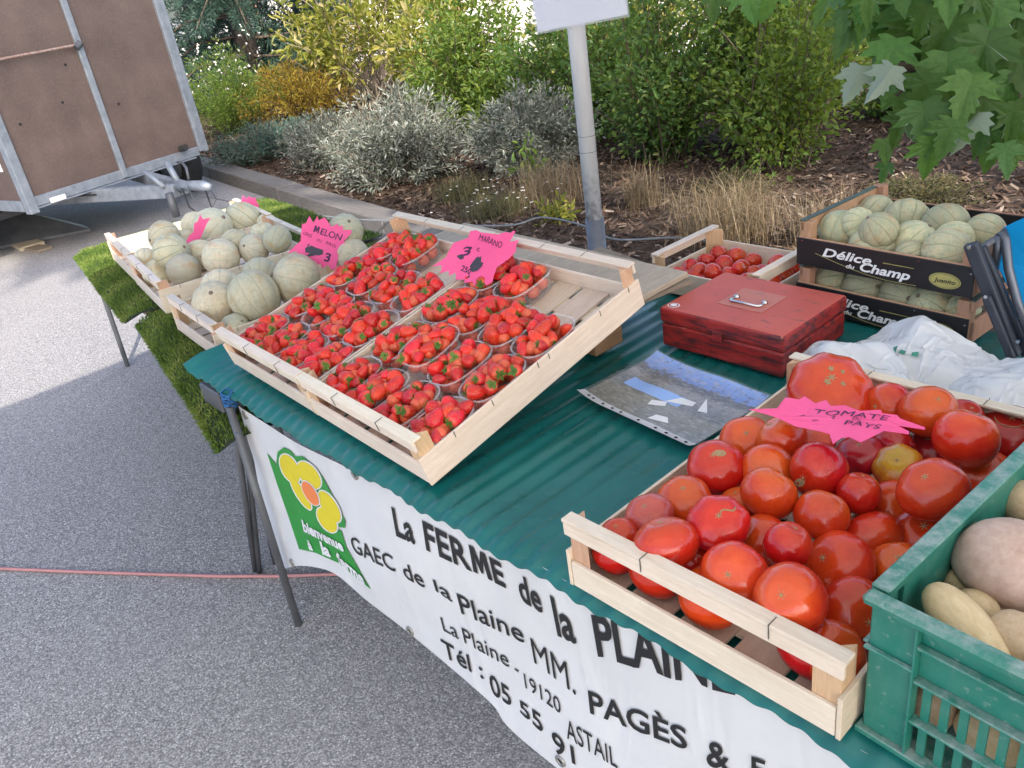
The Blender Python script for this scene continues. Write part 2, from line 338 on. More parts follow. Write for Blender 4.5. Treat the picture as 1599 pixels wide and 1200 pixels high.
def tuft(label, x, y, r, h, n, lm, group=None, name='dry_grass_tuft'):
    root = empty(name, (x, y, bedz(x, y))); tag(root, label, 'grass', group)
    V = []; rr = RNG.random(n)
    for i in range(n):
        a = RNG.uniform(0, 2 * PI); b = np.array([RNG.normal(0, r * .30), RNG.normal(0, r * .30), 0]); o = np.array([math.cos(a), math.sin(a), 0]); l = h * RNG.uniform(.4, 1.1); lean = RNG.uniform(.1, 1.3)
        sd = np.array([-o[1], o[0], 0]) * .0011; m = b + o * l * lean * .35 + np.array([0, 0, l * .6]); t = b + o * l * lean + RNG.normal(0, .02, 3) + np.array([0, 0, l * (1 - .38 * lean)])
        V += [b - sd, b + sd, m + sd, m - sd, m - sd, m + sd, t + sd * .3, t - sd * .3]
    quads('blade', np.array(V), 4, lm, root, np.repeat(rr, 2))['kind'] = 'stuff'; return root
GD = 'dry grass tufts on the mulch'
tuft('straw-coloured dry grass tuft just left of the white pole foot', -4.0, 3.86, .40, .32, 800, M['lstraw'], GD)
tuft('small dry grass tuft just right of the white pole foot', -3.3, 3.98, .20, .30, 420, M['lstraw'], GD)
tuft('largest dry grass tuft, behind the small crate of tomatoes', -2.5, 3.7, .40, .40, 1100, M['lstraw'], GD)
tuft('dry grass tuft beside the upper black melon crate', -1.98, 3.8, .26, .30, 520, M['lstraw'], GD)
tuft('flattened brown dry grass in front of the silver bushes', -4.75, 3.7, .34, .2, 700, M['lolive'], GD)
da = tuft('low fleabane with tiny white daisies in front of the silver bushes', -4.18, 3.5, .36, .17, 900, M['lolive'], None, 'daisy_patch')
pp = np.stack([RNG.normal(0, .25, 42), RNG.normal(0, .2, 42), RNG.uniform(.1, .2, 42)], 1)
an = np.tile(np.arange(8) * PI / 4, 42); dd = np.stack([np.cos(an), np.sin(an), .15 + 0 * an], 1)
leafmesh('flower', np.repeat(pp, 8, 0), dd, .010, .006, M['lpetal'], da, six=False)['kind'] = 'stuff'
shrub('leafy_weed', 'small bright yellow-green weed at the foot of the white pole', 'plant', -3.62, 3.52, .12, .2, 14, 130, .06, .022, M['lyellow'], M['stemg'], .4, low=.2, twig=.05, sr=.003)
shrub('leafy_weed', 'thin bright green seedling in front of the darker silver bush', 'plant', -4.35, 4.0, .12, .55, 6, 40, .07, .03, M['lgreen2'], M['stemg'], .4, low=.2, twig=.06, sr=.004)

# pine at the back left
shrub('conifer_hedge', 'dark blue-green conifer hedge at the back behind the white-flowered plant', 'hedge', -14.6, 7.6, 2.2, 2.3, 120, 15000, .14, .03, M['lpine'], M['stem'], .9, low=.05, twig=.2, sr=.01, six=False, z0=0)
pt = empty('pine_tree', (-13.2, 6.4, .0)); tag(pt, 'dark blue-green pine with a thick trunk behind the trailer', 'tree')
MB().tube([(0, 0, 0), (.06, .02, 1.2), (0, .05, 2.6), (.05, 0, 4.5), (0, 0, 6)], [.2, .17, .14, .1, .04], 10).build('trunk', M['darkbark'], pt, smooth=True)
LP = []; LD = []; lines = []
for i in range(84):
    z = RNG.uniform(.5, 4.6); a = RNG.uniform(0, 2 * PI); ln = (2.3 - .28 * z) * RNG.uniform(.6, 1.1); d = np.array([math.cos(a), math.sin(a), -.12])
    p0 = np.array([0, 0, z]); p1 = p0 + d * ln * .5 + np.array([0, 0, .08]); p2 = p0 + d * ln + np.array([0, 0, -.22]); lines.append([p0, p1, p2])
    m = 620; s = .25 + .75 * RNG.random(m); c = p0 + d * (ln * s)[:, None] + np.stack([0 * s, 0 * s, .08 - .28 * s * s], 1)
    u = unit(m); c = c + u * .13; LP.append(c); LD.append(u + d * .8)
leafmesh('crown', np.concatenate(LP), np.concatenate(LD), .13, .010, M['lpine'], pt, six=False); stems('limb', lines, .03, .008, M['stem'], pt)

# far building glimpsed through the shrubs
M['render'] = plain('white_render', (.62, .60, .57), .8, c2=(.5, .48, .46), sc=3); M['glassd'] = plain('dark_glass', (.03, .035, .04), .12)
bd = empty('pavilion', (-17.5, 16.5, 0), (0, 0, R(38))); tag(bd, 'pale far pavilion with brown posts glimpsed above the shrubs', 'building')
MB().box((-7, 0, 0), (7, .3, 3.0)).build('wall', M['render'], bd)
for i in range(5):
    MB().box((-5.9 + i * 2.6, -.05, .7), (-4.5 + i * 2.6, -.003, 2.2)).build('window', M['glassd'], bd)
for i in range(6): MB().box((-6.9 + i * 2.7, -1.3, 0), (-6.72 + i * 2.7, -1.12, 2.9)).build('post', M['wbrown'], bd)
MB().box((-7.3, -1.6, 3.003), (7.3, .6, 3.15)).build('roof', M['dsteel'], bd)

# ------------------------------------------------------------------ gazebo over the stall (its rear post is the white pole)
k = NT('canopy_canvas'); k.base((.72, .72, .70)).set(.8, .2); k.translucent((.75, .75, .72), .5); M['canvas'] = k.m
k = NT('white_pole'); n = k.noise(14, 6, (1, 1, .25)); n2 = k.noise(45, 4)
sep = k.n('SeparateXYZ'); k.l(k.coord(), sep.inputs[0]); dirt = k.ramp(sep.outputs[2], [(.72, 1), (.98, 0)])
col = k.mix(k.math('MULTIPLY', k.ramp(n2, [(.45, 0), (.62, 1)]), dirt), k.ramp(n, [(.3, (.55, .55, .57)), (.7, (.68, .68, .70))]), (.2, .2, .22))
k.base(col).set(.45, .4); M['pole'] = k.m
M['sleeve'] = plain('grey_sleeve', (.18, .19, .22), .5, .3, (.12, .125, .15), 25)
gz = empty('market_gazebo', (-1.83, 1.95, 0)); tag(gz, 'gazebo with round white steel pole and grey sleeve standing behind the stall', 'gazebo')
for i, (px, py) in enumerate(((0, 0), (0, -3.1), (4.4, 0), (4.4, -3.1))):
    MB().tube([(px, py, .72), (px, py, 2.3)], .0275, 20).build('post', M['pole'], gz, smooth=True)
    MB().tube([(px, py, 0), (px, py, .78)], .0315, 20).build('post_sleeve', M['sleeve'], gz, smooth=True)
    if i == 0:
        for zz in (1.0, 1.05): MB().tube([(px, py, zz), (px, py, zz + .0015)], .0279, 20).build('joint_ring', M['sleeve'], gz)
def can(u, v):
    x = -.14 + 4.7 * u; y = -3.3 + 3.55 * v; t = max(abs(2 * u - 1), abs(2 * v - 1)); return (x, y, 2.22 + .75 * (1 - t))
MB().grid(can, 20, 20).build('canopy', M['canvas'], gz)
ps = empty('paper_sign', (-1.83, 1.95, 0)); tag(ps, 'blank white paper sheet taped to the white pole', 'paper')
M['paper'] = plain('sheet_paper', (.74, .74, .80), .6, c2=(.70, .70, .77))
a, b = aty(840, 51, 1.905) - Vector((-1.83, 1.95, 0)), aty(981, 23, 1.905) - Vector((-1.83, 1.95, 0))
hv = (b - a).normalized().cross(Vector((0, 1, 0))).normalized(); hv = hv if hv.z > 0 else -hv
MB().grid(lambda u, v: a + (b - a) * u + hv * (.215 * v) + Vector((0, .008 * math.sin(PI * u) - .004 * math.sin(3 * u), 0)), 10, 4).build('sheet', M['paper'], ps, smooth=True)
k = NT('clear_film'); k.base((.9, .9, .92)).set(.1, .6)
tr = k.n('BsdfTransparent'); mx = k.n('MixShader'); mx.inputs[0].default_value = .3; k.l(tr.outputs[0], mx.inputs[1]); k.l(k.b.outputs[0], mx.inputs[2]); k.l(mx.outputs[0], k.out.inputs[0]); M['film'] = k.m
MB().grid(lambda u, v: a + (b - a) * (-.02 + 1.04 * u) + hv * (-.006 + .228 * v) + Vector((0, -.002 + .008 * math.sin(PI * u) - .004 * math.sin(3 * u), 0)), 10, 2).build('sleeve', M['film'], ps, smooth=True)

# ------------------------------------------------------------------ maple (branch in view) and an unseen tall tree, placed to shade the trailer
def maple_outline():
    half = [(0, 0), (.06, -.02), (.20, -.06), (.34, -.02), (.27, .06), (.36, .10), (.50, .16), (.40, .22), (.47, .30), (.58, .40), (.44, .40), (.36, .40), (.30, .36), (.22, .37), (.19, .44), (.27, .54), (.20, .58), (.25, .68), (.16, .68), (.14, .80), (.09, .86), (0, 1.04)]
    return half, half
def maple_mesh(seed):
    rg = random.Random(seed); half, _ = maple_outline(); vs = []; cx = (0, .18)
    pts = [(x, y) for x, y in half] + [(-x, y) for x, y in reversed(half[1:-1])]
    fold = rg.uniform(.1, .35); droop = rg.uniform(.15, .45); tw = rg.uniform(-.2, .2)
    def lift(x, y): return (x * (1 + .06 * rg.uniform(-1, 1)), y, abs(x) * fold - droop * (y * y * .5 + x * x * .6) + tw * x * y)
    vs = [lift(*cx)] + [lift(x, y) for x, y in pts]; n = len(pts)
    m = bpy.data.meshes.new('leaf'); m.from_pydata(vs, [], [(0, 1 + i, 1 + (i + 1) % n) for i in range(n)]); m.update(); return m
k = NT('maple_leaf'); sx = k.n('SeparateXYZ'); k.l(k.coord(), sx.inputs[0]); nn = k.noise(9, 3)
col = k.ramp(nn, [(.3, (.045, .125, .025)), (.7, (.085, .20, .04))]); col = k.vary(col, .015, .4)
geo = k.n('NewGeometry'); col2 = k.mix(geo.outputs['Backfacing'], col, (.30, .37, .30)); k.base(col2).set(.45, .4); k.translucent(k.mix(.4, col, (.3, .42, .03)), .38); M['maple'] = k.m
mt_ = empty('maple_tree', (.75, 4.1, 0)); tag(mt_, 'maple with large lobed green leaves hanging into the upper right corner', 'tree')
O = Vector((.75, 4.1, 0))
MB().tube([(0, 0, 0), (.05, 0, 1), (-.02, -.05, 2.1), (.0, 0, 3.4), (.1, 0, 5)], [.14, .12, .1, .08, .03], 12).build('trunk', M['stem'], mt_, smooth=True)
MS = [maple_mesh(i) for i in range(6)]
for m in MS: m.materials.append(M['maple'])
tw = [[(1700, -200, 2.9), (1600, -60, 2.75), (1520, 30, 2.6), (1440, 110, 2.5), (1400, 150, 2.45)], [(1520, 30, 2.6), (1540, 110, 2.45), (1500, 180, 2.4), (1470, 225, 2.38)], [(1700, -200, 2.9), (1640, 60, 2.7), (1590, 160, 2.6), (1580, 250, 2.55)],
      [(1600, -60, 2.75), (1480, -40, 2.8), (1400, 0, 2.8), (1365, 60, 2.8)], [(1440, 110, 2.5), (1390, 100, 2.5), (1350, 115, 2.5)]]
lines = [[atd(*q) - O for q in t] for t in tw]; lines[0] = [Vector((0, -.05, 2.2)), Vector((-.1, -.5, 2.25))] + lines[0]; lines[2] = [lines[0][2]] + lines[2][1:]
for ln in lines: MB().tube(ln, [.014 - .010 * i / (len(ln) - 1) for i in range(len(ln))], 6).build('branch', M['stem'], mt_, smooth=True)
LV = [(1345, 130, 60, 2.45), (1400, 95, 78, 2.42), (1395, 130, 62, 2.36), (1440, 70, 95, 2.5), (1420, 40, 90, 2.6), (1500, 60, 100, 2.45), (1480, 120, 85, 2.35), (1455, 150, 80, 2.32), (1545, 90, 95, 2.4), (1560, 30, 100, 2.5), (1590, 100, 85, 2.45), (1520, 150, 75, 2.3), (1440, 195, 80, 2.3), (1455, 245, 70, 2.28), (1415, 205, 60, 2.34), (1490, 215, 62, 2.26), (1530, 205, 66, 2.3), (1545, 170, 60, 2.3), (1585, 190, 72, 2.4), (1590, 250, 45, 2.42),
      (1370, 20, 80, 2.7), (1335, 50, 70, 2.8), (1390, 60, 70, 2.7), (1470, 10, 95, 2.6), (1530, -5, 100, 2.6), (1350, 0, 80, 2.75), (1300, 10, 55, 2.9), (1590, 20, 100, 2.55), (1500, 110, 70, 2.5), (1575, 140, 75, 2.5), (1565, 60, 85, 2.6), (1455, 100, 70, 2.6), (1400, 165, 45, 2.5), (1380, 235, 40, 2.4), (1580, 215, 50, 2.5), (1410, -20, 90, 2.7), (1490, -30, 90, 2.6), (1570, -30, 90, 2.6), (1388, 270, 35, 2.45), (1160, 5, 60, 2.9), (1210, 0, 60, 2.9), (1120, 10, 45, 3.0)]
_r = random.Random(5)
for _ in range(60):
    t = _r.random(); px = 1599 - 260 * t + _r.uniform(-20, 20); py = _r.uniform(-30, 255 * (1 - t) ** .7 + 20); LV.append((px, py, _r.uniform(45, 80), _r.uniform(2.35, 2.85)))
for i, (px, py, sz, dd) in enumerate(LV):
    P = atd(px, py - sz * .45, dd) - O; o = obj('leaf', MS[i % 6], M['maple'], mt_); o.location = P; s = sz * dd / FPX * .92; o.scale = (s, s, s)
    back = i in (0, 2, 16)
    # leaf blade: hangs down, faces upwards and towards the light
    down = Vector((random.uniform(-.5, .5), random.uniform(-.6, .2), -1)).normalized(); nrm = Vector((random.uniform(-.2, .6), random.uniform(-1, -.2), random.uniform(.3, 1.0)))
    if back: nrm = -nrm
    xa = down.cross(nrm).normalized(); na = xa.cross(down); o.rotation_euler = Matrix((xa, down, na)).transposed().to_euler()
def crown(root, c, rad, n, L, lm, name='crown'):
    cl = unit(90) * (RNG.random((90, 1)) ** .4) * np.array(rad); idx = RNG.integers(0, 90, n); P = cl[idx] + RNG.normal(0, .28, (n, 3)) * np.array(rad) * .45 + np.array(c)
    o = leafmesh(name, P, unit(n) + np.array([0, 0, -.3]), L, L * .9, lm, root); return o
crown(mt_, (.2, .2, 3.6), (1.1, 1.1, .7), 2200, .15, M['lgreen']); crown(mt_, (-.1, -1.7, 4.7), (1.7, 1.5, .8), 900, .16, M['lgreen'])  # second crown, out of view, added to dapple the bed with shade
MB().tube([(0, 0, 3.0), (-.05, -.8, 4.0), (-.1, -1.7, 4.7)], [.07, .05, .02], 8).build('limb', M['stem'], mt_, smooth=True)
st = empty('shade_tree', (6.3, -.2, 0)); tag(st, 'tall unseen tree off to the right, placed to shade the trailer', 'tree')
MB().tube([(0, 0, 0), (.05, 0, 4), (0, -.1, 7.5), (-.6, -1.4, 10), (-1.4, -3.1, 12)], [.25, .2, .15, .09, .04], 12).build('trunk', M['stem'], st, smooth=True)  # trunk leans aside so its shadow misses the sunlit asphalt
crown(st, (-1.4, -3.1, 12.2), (1.35, 1.35, 1.3), 3600, .28, M['lgreen'])
# ------------------------------------------------------------------ trailer
k = NT('brown_ply'); n = k.noise(3.2, 6); n2 = k.noise(60, 4); col = k.ramp(n, [(.25, (.085, .06, .053)), (.55, (.125, .089, .078)), (.8, (.17, .125, .109))])
col = k.mix(k.ramp(n2, [(.5, 0), (.75, .25)]), col, (.28, .21, .18)); k.base(col).set(.42, .4).bump(n2, .08, .001); M['bply'] = k.m
M['rust'] = plain('rusty_rod', (.20, .08, .05), .8, c2=(.38, .33, .3), sc=40)
tr = empty('cargo_trailer', (-7.0, 1.365, 0), (0, 0, math.atan2(.966, -.259))); tag(tr, 'tall box trailer with brown plywood panels and galvanised frame', 'trailer')
def tb(name, a, b, mt, bev=.004): return MB().box(a, b).build(name, mt, tr, bevel=bev)
tb('front_panel', (.035, .0, .5), (.815, .02, 2.3), M['bply'], 0); tb('front_panel', (.845, .0, .5), (1.62, .02, 2.3), M['bply'], 0)
tb('stud', (-.01, -.025, .40), (.06, .05, 2.32), M['steel']); tb('stud', (.805, -.03, .45), (.855, .0, 2.32), M['steel'])
tb('stud', (1.60, -.03, .47), (1.645, .03, 2.32), M['steel']); tb('stud', (1.648, -.02, .46), (1.70, .05, 2.32), M['steel'])
tb('bottom_rail', (.06, -.012, .44), (1.60, .035, .515), M['steel']); tb('bottom_flange', (.06, -.02, .425), (1.55, .06, .437), M['steel'])
tb('side_panel', (.0, .05, .5), (.02, 3.1, 2.3), M['bply'], 0); tb('side_panel', (1.66, .05, .5), (1.68, 3.1, 2.3), M['bply'], 0); tb('rear_panel', (.0, 3.1, .5), (1.68, 3.12, 2.3), M['bply'], 0)
tb('side_rail', (-.02, .05, .42), (.02, 3.1, .5), M['steel']); tb('floor', (.02, .036, .44), (1.66, 3.1, .49), M['wold']); tb('roof', (-.03, -.04, 2.325), (1.71, 3.15, 2.38), M['steel'])
tb('notice', (-.008, .14, .72), (-.002, .33, .92), M['white'], 0); tb('latch_plate', (.16, -.03, .435), (.29, -.021, .475), M['white'])
MB().tube([(-.02, -.04, 1.46), (.78, -.04, 1.47)], .009, 8).build('rod', M['rust'], tr); MB().tube([(.78, -.05, 1.45), (.83, -.05, 1.48)], .025, 10).build('rod_end', M['dsteel'], tr)
MB().tube([(1.42, -.02, .54), (1.42, -.09, .55)], .028, 10).build('knob', M['rubber'], tr)
for (x, z) in ((.55, 1.1), (.68, 1.35), (.18, 1.02), (1.0, 1.0)): MB().tube([(x, .001, z), (x, -.004, z)], .010, 8).build('bolt_hole', M['black'], tr)
MB().bar((.42, .75, .375), (.67, -.86, .40), .065, .10).build('drawbar', M['steel'], tr, bevel=.006); MB().bar((1.25, .6, .375), (.74, -.86, .40), .065, .10).build('drawbar', M['steel'], tr, bevel=.006)
hc = MB().tube([(.705, -.80, .42), (.705, -1.0, .43), (.705, -1.14, .43), (.705, -1.22, .42)], [.042, .036, .04, .024], 12).build('coupling', M['steel'], tr, smooth=True)
MB().tube([(.72, -.98, .47), (.75, -.95, .55), (.78, -.88, .58), (.80, -.80, .58)], [.010, .011, .011, .009], 8).build('coupling_handle', M['dsteel'], tr, smooth=True)
MB().tube([(.62, -.80, .44), (.60, -.66, .56)], [.018, .018], 10).build('jockey_tube', M['steel'], tr, smooth=True); MB().tube([(.78, -.76, .42), (.80, -.66, .58)], .024, 12).build('brake_lever', M['steel'], tr, smooth=True)
MB().tube([(.60, -.86, .40), (.60, -.86, .22)], .03, 12).build('socket', M['dsteel'], tr, smooth=True)
MB().tube([(.66, -.95, .42), (.60, -1.05, .30), (.66, -1.1, .2), (.75, -1.1, .24), (.78, -1.05, .38)], .006, 6).build('cable', M['rubber'], tr, smooth=True)
MB().tube([(.68, -1.0, .45), (.62, -1.1, .36), (.70, -1.16, .25), (.80, -1.12, .3), (.82, -1.02, .44)], .004, 6).build('cable', M['dsteel'], tr, smooth=True)
MB().tube([(.4, .1, .42), (.7, -.3, .37), (.74, -.8, .44)], .008, 6).build('cable', M['rubber'], tr, smooth=True)
def wheel(parent, loc):
    wl = empty('wheel', loc); wl.parent = parent; r = .31
    prof = [(-.09, .2), (-.095, .27), (-.07, .305), (0, .31), (.07, .305), (.095, .27), (.09, .2)]
    MB().rings([[(x, rr * math.cos(2 * PI * i / 28), rr * math.sin(2 * PI * i / 28)) for i in range(28)] for x, rr in prof], False, False).build('tyre', M['rubber'], wl, smooth=True)
    prof = [(-.075, .2), (-.05, .17), (-.055, .06), (-.07, .03), (.07, .03), (.05, .17), (.075, .2)]
    MB().rings([[(x, rr * math.cos(2 * PI * i / 28), rr * math.sin(2 * PI * i / 28)) for i in range(28)] for x, rr in prof]).build('rim', M['steel'], wl, smooth=True)
wheel(tr, (1.93, .85, .31)); wheel(tr, (-.28, .92, .31))
tb('axle', (.05, .80, .28), (1.6, .86, .34), M['dsteel'])
MB().grid(lambda u, v: (-.42 + .30 * v, .92 + .42 * math.cos(PI * u), .36 + .36 * math.sin(PI * u)), 12, 1).build('mudguard', M['dsteel'], tr, smooth=True)
rp = empty('loading_ramp', (-7.55, 1.55, 0), (0, 0, R(105))); tag(rp, 'dark grey steel plate lying sloped under the trailer corner', 'ramp')
MB().add([(-.55, .9, .05), (.42, .15, .02), (.48, .34, .03), (.1, .78, .30), (-.5, 1.25, .28), (-.55, .9, .02), (.42, .15, .0), (.48, .34, .0), (.1, .78, .24), (-.5, 1.25, .22)], [(0, 1, 2, 3, 4), (9, 8, 7, 6, 5), (0, 5, 6, 1), (1, 6, 7, 2), (2, 7, 8, 3), (3, 8, 9, 4), (4, 9, 5, 0)]).build('plate', M['dsteel'], rp)
for i, (qa, qb, z, ww, lab) in enumerate((((0, 362), (52, 388), .03, .2, 'pale wooden board on the asphalt under the trailer edge'), ((30, 385), (72, 392), .02, .12, 'shorter dark wooden board beside the pale board under the trailer'))):
    p, q = at(*qa, 0), at(*qb, 0); pk = MB().bar((p.x, p.y, z * .5 + .001), (q.x, q.y, z * .5 + .001), ww, z).build('plank', (M['ply'], M['wold'])[i], bevel=.003); tag(pk, lab, 'plank')

# ------------------------------------------------------------------ hose, cable, rope
M['hose'] = plain('pink_hose', (.42, .20, .20), .5); M['cable'] = plain('grey_cable', (.16, .17, .18), .5)
pts = [at(x, y, .008) for x, y in ((-260, 884), (-100, 886), (0, 888), (120, 893), (240, 897), (340, 900), (430, 900), (520, 897), (600, 893))]; pts += [Vector((-1.3, 1.5, .008)), Vector((-.6, 2.0, .008))]
tag(MB().tube(pts, .0055, 8).build('garden_hose', M['hose'], smooth=True), 'thin pink hose lying across the asphalt to the stall', 'hose')
def pl(P, t):
    t = t * (len(P) - 1); i = min(int(t), len(P) - 2); f = t - i
    p0, p1, p2, p3 = P[max(i - 1, 0)], P[i], P[i + 1], P[min(i + 2, len(P) - 1)]
    return .5 * ((2 * p1) + (p2 - p0) * f + (2 * p0 - 5 * p1 + 4 * p2 - p3) * f * f + (3 * p1 - p0 - 3 * p2 + p3) * f ** 3)
pts = [at(x, y, .16 if 640 < x < 1250 else .14) for x, y in ((300, 303), (430, 328), (560, 343), (640, 345), (720, 352), (800, 352), (845, 340), (905, 351), (960, 374), (1060, 372), (1160, 385), (1240, 402), (1330, 420))]
pts = [pl(pts, i / 90) for i in range(91)]
tag(MB().tube(pts, .0065, 8).build('power_cable', M['cable'], smooth=True), 'grey cable trailing over the kerb and mulch past the pole', 'cable')

# ------------------------------------------------------------------ melon table with two artificial grass mats
ZG = .665
mtb = empty('melon_table', (0, 0, 0)); tag(mtb, 'low plank table on thin legs carrying the melon crates', 'table')
for i in range(8):
    x = -4.12 + .265 * i; MB().box((x, .96 - .145 * (x + 4.12) , ZG - .035), (x + .255, 1.78, ZG - .012 - .002 * (i % 3))).build('plank', M['wold'], mtb, bevel=.003)
for x, y in ((-4.30, .985), (-4.22, 1.7), (-2.5, 1.7), (-2.6, 1.0)): MB().tube([(x, y, 0), (x + (.1 if x < -4 else 0), y, ZG - .036)], .012, 8).build('leg', M['dsteel'], mtb)
MB().box((-4.25, 1.2, ZG - .075), (-1.9, 1.28, ZG - .037)).build('bearer', M['wold'], mtb)
k = NT('turf'); r = att(k); k.base(k.ramp(r, [(0, (.05, .10, .015)), (.5, (.12, .19, .03)), (.9, (.20, .27, .055)), (1, (.32, .32, .11))])).set(.55, .3); k.translucent(k.ramp(r, [(0, (.08, .14, .02)), (1, (.2, .24, .06))]), .15); M['turf'] = k.m
M['tback'] = plain('turf_backing', (.03, .045, .025), .9)
def mat_(label, quad, z, n, drop):
    root = empty('grass_mat', (0, 0, 0)); tag(root, label, 'grass mat', 'artificial grass mats under the melon crates')
    q = [Vector((*p, 0)) for p in quad]
    def pos(u, v):
        p = q[0].lerp(q[1], u).lerp(q[3].lerp(q[2], u), v); zz = z + .004 * math.sin(9 * u + 5 * v)
        if drop: zz -= .05 * max(0, (u - .62) / .38) ** 2
        if v < .04: zz -= (0.04 - v) * .5
        return Vector((p.x, p.y, zz))
    MB().grid(pos, 24, 16).build('backing', M['tback'], root, smooth=True)
    U = RNG.random(n); W = RNG.random(n); m = int(n * .05); W[:m] = RNG.random(m) * .012
    P = np.array([pos(u, v) for u, v in zip(U, W)]); D = np.stack([RNG.normal(0, .35, n), RNG.normal(-.1, .35, n), np.ones(n)], 1); D[:m, 1] -= 1.0; D[:m, 2] *= .3
    cl = np.clip(.5 + .25 * np.sin(P[:, 0] * 23 + 3 * np.sin(P[:, 1] * 9)) + RNG.normal(0, .2, n), 0, 1)
    o = leafmesh('turf_blade', P, D, RNG.uniform(.010, .019, n), .0035, M['turf'], root, 0, .1, six=False, rnd=cl); o['kind'] = 'stuff'
    return root
mat_('far green artificial grass mat, partly sunlit, under the two melon crates', [(-4.12, .905), (-2.93, .715), (-2.78, 1.72), (-4.05, 1.86)], ZG, 46000, False)
mat_('near green artificial grass mat hanging under the end of the teal sheet', [(-2.87, .735), (-1.85, .545), (-1.72, 1.45), (-2.74, 1.66)], ZG, 46000, True)

# ------------------------------------------------------------------ the stall table: trestles, boards, teal corrugated sheet
stl = empty('trestle_table', (0, 0, 0)); tag(stl, 'stall table of metal trestles under the teal corrugated sheet', 'table')
def leg(p, q, r=.009): MB().tube([p, q], r, 10).build('leg', M['dsteel'], stl, smooth=True)
L1 = at(475, 970, 0); L2 = at(392, 895, 0); L3 = at(430, 880, 0)
ap = aty(363, 625, .628)
leg((ap.x + .03, .606, ap.z), (L1.x, .592, 0), .011); leg((ap.x - .02, .632, ap.z), (L2.x, L2.y + .015, 0)); leg((ap.x - .05, .66, ap.z - .03), (L3.x, L3.y, 0), .009)
leg((ap.x - .06, .67, ap.z - .03), (L2.x + .02, L2.y + .02, 0), .008)
leg((ap.x, 1.62, ap.z), (L1.x, 1.64, 0)); leg((ap.x - .03, 1.62, ap.z), (L2.x, 1.64, 0)); leg((.25, .66, .7), (.4, .64, 0)); leg((.2, .66, .7), (.05, .64, 0)); leg((.25, 1.6, .7), (.4, 1.62, 0)); leg((.2, 1.6, .7), (.05, 1.62, 0))
MB().box((-2.035, .612, .655), (-1.92, 1.70, .714)).build('cross_beam', M['dsteel'], stl, bevel=.004); MB().box((.17, .64, .66), (.29, 1.70, .715)).build('cross_beam', M['dsteel'], stl, bevel=.004)
for (y0, y1) in ((.68, .93), (.95, 1.2), (1.22, 1.47), (1.49, 1.72)): MB().box((-1.98, y0, .717), (.42, y1, .733)).build('board', M['wold'], stl)
M['brope'] = plain('blue_cord', (.02, .13, .34), .7)
rk = MB()
for i in range(7):
    c = Vector((ap.x + .015, .615, ap.z - .005 + .006 * i)); rk.tube([c + Vector((.022 * math.cos(t * .7 + i), .014 * math.sin(t * .7 + i), .004 * math.sin(2 * t + i))) for t in range(10)], .0022, 5, False)
rk.tube([(ap.x + .03, .605, ap.z), (ap.x + .06, .60, ap.z + .03), (ap.x + .07, .60, ap.z + .05)], .0018, 5); rk.tube([(ap.x + .02, .605, ap.z - .02), (ap.x + .04, .60, ap.z - .07)], .0018, 5)
ro = rk.build('tie_cord', M['brope'], smooth=True); tag(ro, 'knotted blue cord tying the banner corner to the trestle', 'cord')

k = NT('teal_sheet'); n = k.noise(7, 6); n2 = k.noise(30, 5, (1, .15, 1))
col = k.ramp(n, [(.3, (.006, .125, .120)), (.7, (.014, .185, .172))]); col = k.mix(k.ramp(n2, [(.55, 0), (.8, .35)]), col, (.10, .22, .21))
k.base(col).set(k.ramp(n, [(.3, .22), (.7, .38)]), .5); k.translucent((.01, .20, .19), .22); M['teal'] = k.m
SP = .042
def sheet(u, v):
    x = -2.095 + 2.52 * u; y = .612 + 1.13 * v; dr = .018 * max(0, 1 - v / .05) ** 2
    end = .02 * max(0, 1 - u / .02)
    return (x, y + .004 * math.sin(x * 31) * (1 if v < .02 else 0), .744 + (.0011 + .0018 * max(0, 1 - v / .08) + .0005 * math.sin(x * 5.3 + 2 * v) + .0003 * math.sin(x * 17)) * math.sin(2 * PI * x / SP) + .0012 * math.sin(x * 9 + 4 * v) - dr * (.7 + .3 * math.sin(x * 3)) + end)
cs = MB().grid(sheet, 720, 24).build('corrugated_sheet', M['teal'], smooth=True); tag(cs, 'teal green corrugated plastic sheet covering the stall table', 'plastic sheet')
s_ = cs.modifiers.new('thick', 'SOLIDIFY'); s_.thickness = .0016; s_.offset = -1

# ------------------------------------------------------------------ banner
k = NT('vinyl'); n = k.noise(6, 5); k.base(k.mix(k.ramp(k.noise(2.2, 6, rough=.7), [(.55, 0), (.8, .35)]), k.ramp(n, [(.3, (.66, .66, .67)), (.7, (.74, .74, .75))]), (.50, .48, .45))).set(.38, .4).bump(k.noise(5, 3, (1, 1, .35), .5, 1.0), .35, .03); k.translucent((.7, .7, .72), .12); M['vinyl'] = k.m
BY = .632
top_px = [(372, 634), (452, 685), (555, 738), (660, 790), (770, 845), (880, 905), (1130, 1050), (1400, 1200)]
bot_px = [(432, 892), (470, 884), (520, 895), (575, 940), (640, 990), (760, 1092), (870, 1200), (1000, 1330)]
bot_y = [.620, .617, .622, .622, .628, .63, .63, .63]
topP = [aty(x, y, BY) for x, y in top_px]; botP = [aty(x, y, yy) for (x, y), yy in zip(bot_px, bot_y)]
topP[-1] = Vector((.38, BY, .745)); botP[-1] = Vector((.30, BY, .31)); topP[-2].z = min(topP[-2].z, .735)
def ban(u, v):
    # spread u so that x grows evenly
    p = pl(topP, u).lerp(pl(botP, u), v); p.y += .010 * math.sin(PI * v) * math.sin(9 * u + 1) * (1 - .5 * v) + .0014 * math.exp(-6 * u) * math.sin(26 * (v - 1.6 * u)) + .0010 * math.sin(31 * u + 5 * v) * (1 - v) ** 2; return p
